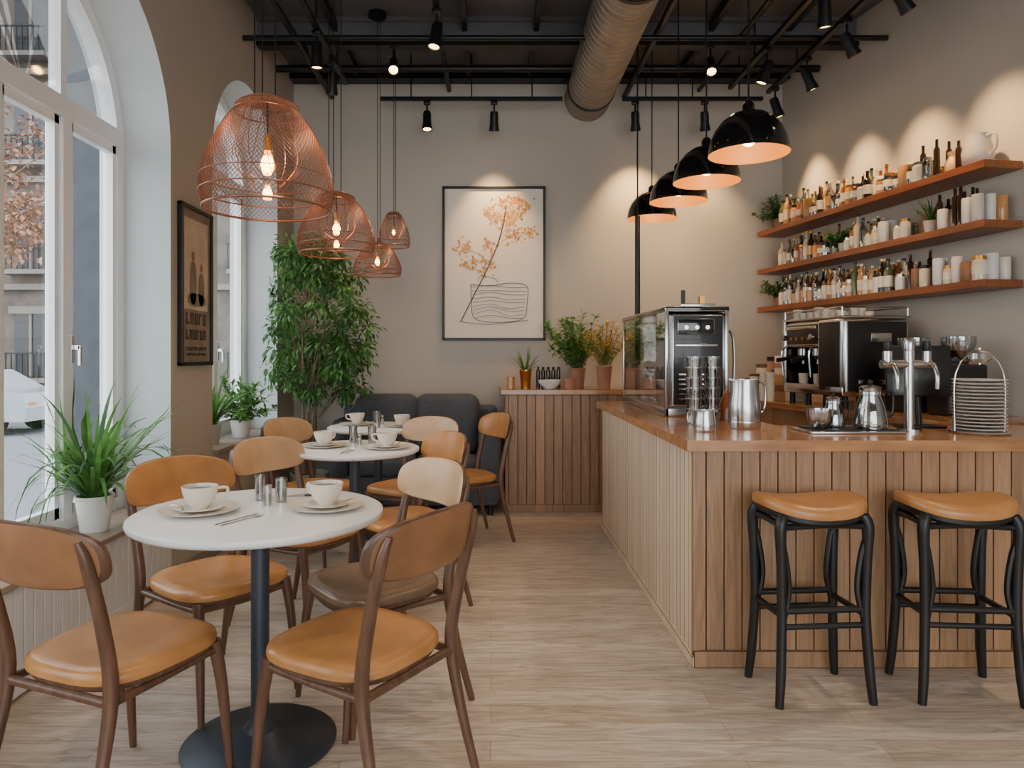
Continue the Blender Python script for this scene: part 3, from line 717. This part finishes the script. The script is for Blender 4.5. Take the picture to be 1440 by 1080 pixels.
# poster on the left pier (lies in YZ plane facing +X)
b = B(); W, H, f = .46, .95, .022
for lo, hi in (((-W/2, -H/2), (-W/2+f, H/2)), ((W/2-f, -H/2), (W/2, H/2)), ((-W/2, -H/2), (W/2, -H/2+f)), ((-W/2, H/2-f), (W/2, H/2))):
    b.box((0, lo[0], lo[1]), (.03, hi[0], hi[1]), 'frame', .003)
b.box((.002, -W/2+.01, -H/2+.01), (.014, W/2-.01, H/2-.01), 'posterbg')
b.box((.014, -.17, -.14), (.0155, .17, .40), 'posterlt')
for (u0, v0, w, h) in ((-.05, .02, .10, .26), (.07, -.01, .09, .2), (.0, -.08, .26, .08)): b.shell(w, h, 2.6, [(0, 0, 'posterbg'), (1, 0, 'posterbg')], lambda u, v, t: Vector((.0168, u+u0, v+v0)))
for (u0, v0, r) in ((-.05, .18, .05), (.07, .12, .045)): b.shell(r, r*1.2, 2, [(0, 0, 'leather2'), (1, 0, 'leather2')], lambda u, v, t: Vector((.0172, u+u0, v+v0)))
for row, (z0, n, hh) in enumerate(((-.23, 5, .07), (-.32, 6, .06), (-.385, 11, .022), (-.415, 13, .015))):
    for k in range(n):
        w = .30/n; y0 = -.15+k*w
        b.box((.014, y0+w*.12, z0), (.0165, y0+w*.36, z0+hh), 'posterdk')
        b.box((.014, y0+w*.36, z0+(hh*.75 if k % 2 else 0)), (.0165, y0+w*.8, z0+(hh if k % 2 else hh*.25)), 'posterdk')
        if k % 3: b.box((.014, y0+w*.6, z0), (.0165, y0+w*.8, z0+hh), 'posterdk')
b.obj('framed_poster', (XL+.001, 4.31, 1.715), smooth=False)

# ------------------------------------------------------------------ mesh pendants
def basket(loc, r, zbot, ztop, seg=84, glows=2, th=.0017):
    """copper wire basket shade"""
    root = empty('wire_mesh_pendant_lamp', (loc[0], loc[1], 0)); h = ztop-zbot
    prof = [(.95, 0), (1.0, .14), (.985, .28), (.91, .45), (.79, .62), (.64, .79), (.50, .90), (.47, .96), (.34, 1.0)]
    pp = cr([(a, 0, t) for a, t in prof], 6)
    def rad(t):
        for a, c in zip(pp[:-1], pp[1:]):
            if a.z <= t <= c.z: return a.x+(c.x-a.x)*(t-a.z)/max(1e-6, c.z-a.z)
        return pp[-1].x
    rows = int(seg*.5); rows += rows % 2; bm = bmesh.new(); V = []
    for j in range(rows+1):
        t = j/rows; rr = rad(t)*r; off = .5 if j % 2 else 0
        V.append([bm.verts.new((rr*math.cos(2*PI*(k+off)/seg), rr*math.sin(2*PI*(k+off)/seg), zbot+h*t)) for k in range(seg)])
    for j in range(0, rows-1):
        for k in range(seg):
            if j % 2 == 0: l, rt = V[j+1][k-1], V[j+1][k]
            else: l, rt = V[j+1][k], V[j+1][(k+1) % seg]
            bm.faces.new((V[j][k], rt, V[j+2][k], l))
    me = bpy.data.meshes.new('mesh_shade'); bm.to_mesh(me); bm.free(); me.materials.append(M['copper'])
    o = place(me, 'mesh_shade', parent=root); md = o.modifiers.new('wire', 'WIREFRAME'); md.thickness = th; md.use_even_offset = False
    b = B()
    def ring(t, rr_, th): 
        b.tube([(rr_*math.cos(2*PI*k/48), rr_*math.sin(2*PI*k/48), zbot+h*t) for k in range(48)], th, 'copper', 6, closed=True)
    ring(0, r*.95, .005); ring(.14, r, .003); ring(.28, r*.985, .002); ring(.9, r*.5, .003); ring(1, r*.34, .004)
    b.lathe([(0, ztop+.012), (r*.3, ztop+.008), (r*.36, ztop-.004), (r*.34, ztop-.004), (0, ztop+.004)], (0, 0, 0), 'copper', 24)
    for k in range(12): # inner wire petals
        a = 2*PI*k/12; b.tube(cr([(r*.3*math.cos(a), r*.3*math.sin(a), ztop), (r*.52*math.cos(a+.3), r*.52*math.sin(a+.3), zbot+h*.45), (r*.2*math.cos(a+.9), r*.2*math.sin(a+.9), zbot+h*.22)], 5), .0016, 'copper', 4)
    zb1 = zbot+h*.42; k = r/.25
    b.tube([(0, 0, ztop), (0, 0, zb1+.09*k)], .004, 'black', 6); b.cyl((0, 0, 0), .017*k, zb1+.05*k, zb1+.11*k, 'brass', 14)
    b.lathe([(0, -.045*k), (.022*k, -.038*k), (.036*k, -.01*k), (.033*k, .015*k), (.016*k, .045*k), (.012*k, .055*k)], (0, 0, zb1), 'bulbglass', 18)
    b.sphere((0, 0, zb1), .025*k, 'bulb', 14, 1.3)
    if glows > 1:  # lower glow stands in for a reflection, built as a second bulb
        z2 = zbot+h*.15; b.tube([(.0, 0, zb1-.04*k), (0, 0, z2+.02)], .002, 'brass', 5)
        b.lathe([(0, -.03*k), (.02*k, -.022*k), (.024*k, 0), (.018*k, .02*k), (.008*k, .035*k)], (0, 0, z2), 'bulbglass', 16); b.sphere((0, 0, z2), .018*k, 'bulb', 12)
    for dx in (-.05, -.02, .03) if glows > 1 else (0, .03): b.tube([(dx*k, 0, ztop), (dx*k, 0, ZC)], .0028, 'black', 5)
    b.cyl((0, 0, 0), .07, ZC-.03, ZC, 'black', 16)
    b.obj('pendant_body', parent=root)
    ld = bpy.data.lights.new('bulb_light', 'POINT'); ld.energy = 2.2*k*k; ld.color = (1, .70, .42); ld.shadow_soft_size = .03
    lo = bpy.data.objects.new('bulb_light', ld); bpy.context.collection.objects.link(lo); lo.parent = root; lo.location = (.05*k, -.05*k, zb1)
basket((-.863, 2.75), .25, 1.865, 2.28, 84, th=.0026)
basket((-.863, 3.98), .213, 1.87, 2.2, 70, th=.0028)
basket((-.86, 5.40), .18, 1.91, 2.15, 52, 1, .003)
basket((-.79, 5.80), .13, 2.19, 2.46, 40, 1, .003)

# black dome pendants
def dome(x, y, z):
    b = B(); r = .2
    outer = [(r, 0), (r*.995, .02), (r*.95, .07), (r*.85, .12), (r*.68, .165), (r*.45, .2), (r*.2, .218), (.03, .222), (.03, .25), (.018, .27), (0, .27)]
    b.lathe(outer, (0, 0, z), 'blackgloss', 48)
    inner = [(r, 0), (r*.975, .02), (r*.93, .068), (r*.83, .116), (r*.66, .16), (r*.43, .193), (0, .21)]
    b.lathe(inner, (0, 0, z), 'gold', 48)
    b.sphere((0, 0, z+.08), .04, 'bulb2', 18); b.cyl((0, 0, z), .02, .11, .2, 'brass', 14)
    b.tube([(0, 0, z+.26), (0, 0, ZC)], .005, 'black', 6); b.cyl((0, 0, 0), .05, ZC-.03, ZC, 'black', 16)
    root = b.obj('dome_pendant_lamp', (x, y, 0), norm=False, ang=60)
    ld = bpy.data.lights.new('pendant_light', 'POINT'); ld.energy = 2.2; ld.color = (1, .78, .42); ld.shadow_soft_size = .045
    lo = bpy.data.objects.new('pendant_light', ld); bpy.context.collection.objects.link(lo); lo.parent = root; lo.location = (0, 0, z-.0)
for y, z in ((3.64, 2.33), (4.35, 2.36), (5.0, 2.38), (5.82, 2.42)): dome(1.32, y, z)

# ------------------------------------------------------------------ things on the bar
zc = .95
b = B(); w, d, h = .36, 1.3, .63   # display case
for x in (0, w-.02):
    for y in (0, d-.02): b.box((x, y, 0), (x+.02, y+.02, h), 'steel', .002)
b.box((0, 0, 0), (w, d, .05), 'steel', .004); b.box((-.005, -.005, h-.03), (w+.005, d+.005, h), 'blackgloss', .006)
for z in (.24, .43): b.box((.02, .42, z), (w-.02, d-.02, z+.008), 'glass')
b.poly([(.004, .0, .05), (.004, d, .05), (.004, d, h-.03), (.004, 0, h-.03)], 'glass'); b.poly([(.0, d-.004, .05), (w, d-.004, .05), (w, d-.004, h-.03), (0, d-.004, h-.03)], 'glass')
b.box((.03, .015, .05), (w-.01, .38, h-.035), 'blackplas', .02, 3)
b.box((.07, .004, .47), (w-.08, .016, .56), 'blackgloss', .004)
for k in range(3): b.cyl((.12+k*.06, .006, .51), .012, 0, .008, 'steel', 12, Matrix.Rotation(PI/2, 4, 'X'))
b.box((.06, .008, .40), (w-.06, .016, .415), 'steel', .002)
for k in range(6): b.box((.08, .009, .1+k*.028), (w-.08, .016, .106+k*.028), 'steel')
for k in range(5):
    for zz in (.05, .248): b.sphere((.14+.05*(k % 2), .5+k*.14, zz+.035), .045, 'copperjar' if k % 2 else 'leather2', 12, .7)
b.box((.1, .05, h), (.3, .3, h+.02), 'steel', .004)
ctube(b, [(w+.0, .1, .52), (w+.05, .08, .45), (w+.05, .07, .2), (w+.03, .07, .12)], [.008]*4, 'steel')
b.box((.12, .1, h+.02), (.14, .12, h+.1), 'black'); b.box((.24, .15, h+.02), (.27, .18, h+.07), 'brass')
b.obj('glass_display_case', (.99, 4.03, zc))
b = B(); b.cyl((0, 0, 0), .02, zc, 2.36, 'black', 14); b.cyl((0, 0, 0), .05, zc, zc+.02, 'black', 18); b.cyl((0, 0, 0), .006, 2.36, ZC, 'black', 8)
b.obj('support_pole', (1.115, 5.40, 0))
# glass stacks
b = B()
for sx, sy, n in ((0, 0, 6), (.1, .03, 6), (.04, .13, 5)):
    for k in range(n):
        z0 = k*.052; b.lathe([(0, z0), (.033, z0), (.042, z0+.085), (.039, z0+.085), (.03, z0+.008), (0, z0+.008)], (sx, sy, 0), 'tglass', 20)
        b.lathe([(.0425, z0+.08), (.043, z0+.086), (.039, z0+.086)], (sx, sy, 0), 'steel', 20)
b.obj('stacked_glasses', (1.02, 3.57, zc))
def pitcher(loc, r, h, rz):
    b = B(); b.lathe([(0, 0), (r*.95, 0), (r, .01), (r*.98, h*.5), (r*.86, h*.8), (r*.88, h), (r*.84, h), (r*.82, h*.8), (r*.9, h*.4), (0, .01)], (0, 0, 0), 'steel', 28)
    b.lathe([(r*1.005, h*.12), (r*1.015, h*.14), (r*1.005, h*.16)], (0, 0, 0), 'steel', 28)
    ctube(b, [(r*.84, 0, h*.93), (r*1.5, 0, h*.88), (r*1.5, 0, h*.4), (r*.95, 0, h*.3)], [.006]*4, 'steel', flat=.6)
    b.prism([(-r*.82, -.02, h), (-r*.82, .02, h), (-r*1.15, 0, h*1.03)], (0, 0, -.01), 'steel'); b.obj('milk_pitcher', loc, rz)
pitcher((1.22, 3.42, zc), .075, .235, 0.3); pitcher((.985, 3.27, zc), .05, .1, 2.6)
pitcher((1.34, 3.75, zc), .045, .16, 1.3)
# coffee server
def server(loc, k):
    b = B(); b.lathe([(0, 0), (.07*k, 0), (.075*k, .02*k), (.062*k, .1*k), (.04*k, .16*k), (.048*k, .19*k), (.044*k, .19*k), (.036*k, .16*k), (.058*k, .1*k), (.068*k, .02*k), (0, .008)], (0, 0, 0), 'tglass', 28)
    b.lathe([(0, .01), (.066*k, .02*k), (.06*k, .06*k), (0, .06*k)], (0, 0, 0), 'bottlecl', 24)
    b.lathe([(0, .2*k), (.03*k, .198*k), (.046*k, .19*k), (0, .19*k)], (0, 0, 0), 'steel', 24); b.sphere((0, 0, .212*k), .012*k, 'black', 10)
    b.lathe([(.041*k, .15*k), (.046*k, .155*k), (.046*k, .17*k), (.042*k, .175*k)], (0, 0, 0), 'steel', 24)
    ctube(b, [(.045*k, 0, .17*k), (.1*k, 0, .16*k), (.1*k, 0, .07*k), (.072*k, 0, .05*k)], [.007*k]*4, 'black'); b.obj('glass_coffee_server', loc)
b = B(); b.box((-.23, -.12, 0), (.19, .12, .012), 'steel', .004); b.box((-.2, -.09, .012), (.16, .09, .016), 'black'); b.obj('drip_tray', (1.66, 3.28, zc))
server((1.74, 3.26, zc+.016), 1.0); server((1.60, 3.32, zc+.016), .72)
b = B(); b.lathe([(0, 0), (.03, 0), (.055, .04), (.06, .09), (.056, .09), (.05, .04), (0, .01)], (0, 0, 0), 'tglass', 20); b.obj('glass_sugar_bowl', (1.50, 3.24, zc+.016))
# draught tap
b = B(); b.cyl((0, 0, 0), .055, 0, .012, 'steel', 24); b.cyl((0, 0, 0), .022, .01, .40, 'steel', 18); b.lathe([(0, .44), (.018, .43), (.028, .40), (.022, .37), (.02, .3)], (0, 0, 0), 'steel', 18)
b.tube([(-.13, 0, .31), (.1, 0, .31)], .02, 'steel', 14)
for x in (-.1, .08):
    b.tube(cr([(x, 0, .31), (x, -.05, .31), (x, -.08, .26), (x, -.08, .2)], 4), .01, 'steel', 10); b.cyl((x, 0, 0), .02, .32, .37, 'steel', 14); b.lathe([(0, .42), (.016, .415), (.02, .39), (.008, .36)], (x, 0, 0), 'blackwood', 12)
b.obj('draught_tap', (1.93, 3.28, zc))
# plates with carrying handle
b = B(); b.lathe([(0, 0), (.115, 0), (.12, .008), (.11, .014), (0, .014)], (0, 0, 0), 'steel', 30)
for s_ in (-1, 1): ctube(b, [(s_*.112, 0, .01), (s_*.114, 0, .22), (s_*.095, 0, .30), (s_*.055, 0, .35), (0, 0, .365)], [.004]*5, 'steel')
b.lathe([(0, .315), (.03, .32), (.05, .335), (.045, .36), (.02, .375), (0, .378)], (0, 0, 0), 'steel', 20); b.tube([(0, 0, .31), (0, 0, .385)], .006, 'steel', 6)
for k in range(15):
    z0 = .015+k*.0155; b.lathe([(0, z0), (.07, z0), (.104, z0+.007), (.108, z0+.0125), (.1, z0+.012), (.068, z0+.006), (0, z0+.006)], (0, 0, 0), 'ceramicg', 36)
b.obj('plate_stack_in_carrier', (2.20, 3.20, zc))
b = B(); b.box((-.1, -.06, 0), (.1, .06, .012), 'black', .004); b.tube([(0, 0, .01), (0, .02, .2)], .014, 'black', 10)
b.box((-.15, .0, .15), (.15, .02, .40), 'blackplas', .008, 2, Euler((-.12, 0, 0))); b.obj('point_of_sale_screen', (2.09, 3.47, zc), -.15)

# espresso machine on the back bar (front faces the barista, -Y local; length along x)
b = B()
b.box((-.34, -.25, .08), (.34, .24, .15), 'steel', .01); b.box((-.34, -.02, .14), (.34, .24, .60), 'blackplas', .02, 3)
b.box((-.34, -.24, .40), (.34, .0, .60), 'blackplas', .03, 3); b.box((-.35, -.25, .598), (.35, .25, .615), 'steel', .006)
b.box((-.345, -.25, .08), (-.32, .25, .62), 'blackgloss', .03, 3); b.box((.06, -.25, .08), (.352, .25, .61), 'blackplas', .035, 4)
b.box((-.31, -.25, .535), (.05, -.24, .56), 'steel', .004)
b.box((.352, -.14, .16), (.358, .18, .19), 'steel', .002); b.box((.352, -.05, .44), (.358, .1, .50), 'steel', .002)
for x in (-.3, -.1, .1, .3):
    for y in (-.2, .2): b.cyl((x, y, 0), .02, 0, .1, 'black', 12)
for x in (-.24, -.06):
    b.cyl((x, -.15, 0), .04, .35, .41, 'steel', 20); b.cyl((x, -.15, 0), .045, .325, .352, 'black', 20)
    ctube(b, [(x, -.18, .335), (x, -.27, .33), (x, -.36, .315)], [.012, .014, .017], 'black'); b.tube([(x, -.15, .325), (x, -.15, .29)], .012, 'steel', 10)
    b.lathe([(0, .15), (.03, .15), (.036, .22), (.032, .22), (0, .16)], (x, -.15, 0), 'ceramic', 16)
for x in (-.31, .03): ctube(b, [(x, -.22, .42), (x, -.28, .38), (x, -.27, .2)], [.008, .008, .006], 'steel'); b.lathe([(0, -.02), (.02, -.015), (.02, .015), (0, .02)], (x, -.26, .48), 'steel', 14, Matrix.Rotation(PI/2, 4, 'X'))
for k in range(4): b.lathe([(0, -.003), (.014, -.003), (.014, .003), (0, .003)], (-.25+k*.07, -.243, .47), 'brass', 10, Matrix.Rotation(PI/2, 4, 'X'))
for i in range(5):
    for j in range(4):
        for k in range(1 if (i+j) % 3 else 2): b.lathe([(0, .616+k*.03), (.025, .616+k*.03), (.034, .66+k*.03), (.03, .66+k*.03), (0, .625+k*.03)], (-.28+i*.085, -.17+j*.11, 0), 'ceramic' if j % 2 else 'ceramicg', 14)
for y in (-.24, .24): b.tube([(-.33, y, .67), (.33, y, .67)], .005, 'steel', 8)
for x in (-.33, .33):
    b.tube([(x, -.24, .67), (x, .24, .67)], .005, 'steel', 8)
    for y in (-.24, .24): b.tube([(x, y, .61), (x, y, .67)], .005, 'steel', 8)
b.obj('espresso_machine', wl(1.42, -.40, zc), ang)
# grinder + canisters
def grinder(loc):
    b = B(); b.box((-.09, -.12, 0), (.09, .14, .3), 'blackplas', .02, 3); b.lathe([(0, .3), (.05, .3), (.09, .42), (.09, .46), (0, .47)], (0, .02, 0), 'tglass', 24); b.lathe([(0, .3), (.045, .305), (.07, .38), (0, .38)], (0, .02, 0), 'bottledk', 20)
    b.cyl((0, -.14, 0), .03, .2, .24, 'steel', 16); b.obj('coffee_grinder', loc, ang)
grinder(wl(2.02, -.36, zc)); grinder(wl(2.30, -.30, zc))
b = B()
for (x, y, r, h, m) in ((0, 0, .05, .16, 'copperjar'), (.11, .03, .05, .2, 'ceramic'), (.22, -.02, .045, .14, 'label'), (.05, .13, .055, .28, 'ceramic'), (.17, .15, .05, .34, 'terra'), (.3, .1, .04, .24, 'bottlecl')):
    b.lathe([(0, 0), (r, 0), (r, h*.88), (r*.9, h*.9), (0, h*.9)], (x, y, 0), m, 20); b.lathe([(0, h*.9), (r*1.03, h*.9), (r*1.03, h), (0, h)], (x, y, 0), 'walnut' if m != 'terra' else 'black', 20)
b.obj('storage_canisters', wl(.44, -.6, zc), ang)
b = B()
for x0, y0, z0, dx, dy, dz, m in ((0, 0, 0, .15, .12, .2, 'card'), (.16, .01, 0, .1, .11, .26, 'label'), (.01, .01, .2, .12, .1, .15, 'label'), (.17, .02, .26, .08, .09, .1, 'card')):
    b.box((x0, y0, z0), (x0+dx, y0+dy, z0+dz), m, .003); b.box((x0-.0005, y0-.0006, z0+dz*.35), (x0+dx+.0006, y0+dy*.9, z0+dz*.6), 'leather2' if m == 'card' else 'terra')
b.obj('coffee_bean_boxes', wl(.78, -.56, zc), ang)
b = B()
for i in range(2):
    for k in range(4): b.lathe([(0, k*.05), (.028, k*.05), (.038, .07+k*.05), (.034, .07+k*.05), (0, .01+k*.05)], (i*.085, 0, 0), 'ceramic', 18)
b.obj('stacked_coffee_cups', wl(.83, -.66, zc), ang)
b = B()
for x, y, h, r in ((0, 0, .22, .03), (.085, .02, .17, .034), (.02, .09, .26, .028)):
    b.lathe([(0, 0), (r, 0), (r, h*.6), (r*.4, h*.78), (r*.4, h), (0, h)], (x, y, 0), 'bottledk' if x < .05 else 'amber', 16)
b.obj('sauce_bottles', (1.19, 3.84, zc))

# ------------------------------------------------------------------ exterior
b = B(); b.box((-40, -30, -.5), (-2.25, 45, -.4), 'asphalt'); b.obj('street_ground', smooth=False)
b = B(); b.box((-4.4, -30, -.4), (-2.25, 45, -.28), 'stonew'); b.obj('pavement', smooth=False)
b = B(); b.box((-34, 24, -.4), (-4.5, 30, 16), 'stone')
for i in range(11):
    for z in (.6, 4.2, 7.8, 11.4):
        x = -31+i*2.5
        b.box((x, 23.9, z), (x+1.1, 24.05, z+2.1), 'facwin'); b.box((x-.15, 23.8, z+2.1), (x+1.25, 24.02, z+2.35), 'stonew'); b.box((x+.51, 23.85, z), (x+.59, 24, z+2.1), 'stonew')
        b.box((x-.2, 23.4, z-.2), (x+1.3, 24.02, z-.05), 'stonew')
        for k in range(9): b.box((x-.18+k*.18, 23.42, z-.05), (x-.15+k*.18, 23.45, z+.75), 'black')
        b.box((x-.2, 23.4, z+.75), (x+1.3, 23.46, z+.8), 'black')
for z in (3.5, 7.1, 10.7): b.box((-34, 23.75, z), (-4.5, 24, z+.2), 'stonew')
b.obj('street_building', smooth=False)
b = B(); b.box((-3.5, 5.75, -.28), (-3.12, 6.2, 5), 'stoned', .02); b.box((-3.55, 5.7, -.28), (-3.07, 6.25, .1), 'stoned', .02); b.box((-3.55, 5.7, 4.6), (-3.07, 6.25, 5.0), 'stoned', .02); b.obj('stone_pilaster', smooth=False)
b = B() # car, side-on, long axis x
side = [(-2.1, .3), (-2.12, .62), (-1.95, .8), (-1.1, .92), (-.55, 1.32), (.7, 1.38), (1.45, .98), (2.05, .9), (2.15, .6), (2.1, .3)]
b.prism([(x, -.85, z) for x, z in side], (0, 1.7, 0), 'carw')
b.prism([(-.95, -.87, .93), (-.5, -.87, 1.25), (.05, -.87, 1.28), (.05, -.87, .93)], (0, .02, 0), 'facwin'); b.prism([(.12, -.87, .93), (.12, -.87, 1.28), (.65, -.87, 1.3), (1.25, -.87, .95)], (0, .02, 0), 'facwin')
for x in (-1.35, 1.35):
    for y in (-.87, .67): b.lathe([(0, 0), (.31, 0), (.33, .03), (.33, .17), (.31, .2), (0, .2)], (x, y+.2, .33), 'tyre', 24, Matrix.Rotation(PI/2, 4, 'X')); b.lathe([(0, 0), (.19, 0), (.19, .01), (0, .01)], (x, y if y < 0 else y+.2, .33), 'steel', 20, Matrix.Rotation(PI/2, 4, 'X'))
b.box((1.95, -.8, .62), (2.14, -.5, .72), 'terra', .01); b.obj('parked_car', (-11.9, 15.8, -.4), smooth=False)
b = B(); ctube(b, [(0, 0, 0), (.1, 0, 2), (0, .1, 4), (.3, 0, 6.5)], [.16, .13, .1, .04], 'bark')
for k in range(70):
    c = Vector((R.gauss(0, 1.0), R.gauss(0, 1.0), R.uniform(4.6, 8.6)))
    if k < 24: b.tube([(0.1, 0, c.z*.8), c], .015, 'bark', 4)
    for j in range(50):
        d = Vector((R.gauss(0, 1), R.gauss(0, 1), R.gauss(0, 1))).normalized(); b.leaf(c+d*R.uniform(.1, .6), d, (0, 0, 1), .17, .12, 'autumn')
b.obj('street_tree', (-13.6, 19.5, -.4), norm=False)

# ------------------------------------------------------------------ world + camera
w = bpy.data.worlds.new('World'); bpy.context.scene.world = w; w.use_nodes = True; nt = w.node_tree
bg = nt.nodes['Background']; bg.inputs[1].default_value = 6.3
tc = nt.nodes.new('ShaderNodeTexCoord'); sp = nt.nodes.new('ShaderNodeSeparateXYZ'); rp = nt.nodes.new('ShaderNodeValToRGB')
rp.color_ramp.elements[0].color = (.80, .83, .86, 1); rp.color_ramp.elements[1].color = (.84, .91, 1.0, 1)
nt.links.new(tc.outputs['Generated'], sp.inputs[0]); nt.links.new(sp.outputs[2], rp.inputs[0]); nt.links.new(rp.outputs[0], bg.inputs[0])
cd = bpy.data.cameras.new('camera'); cam = bpy.data.objects.new('camera', cd); bpy.context.collection.objects.link(cam)
cam.location = (0, 0, 1.3); cam.rotation_euler = (PI/2, 0, 0); cd.lens = 25; cd.sensor_width = 36; cd.shift_x = 30/1440; cd.shift_y = -40/1440; cd.clip_start = .05
bpy.context.scene.camera = cam
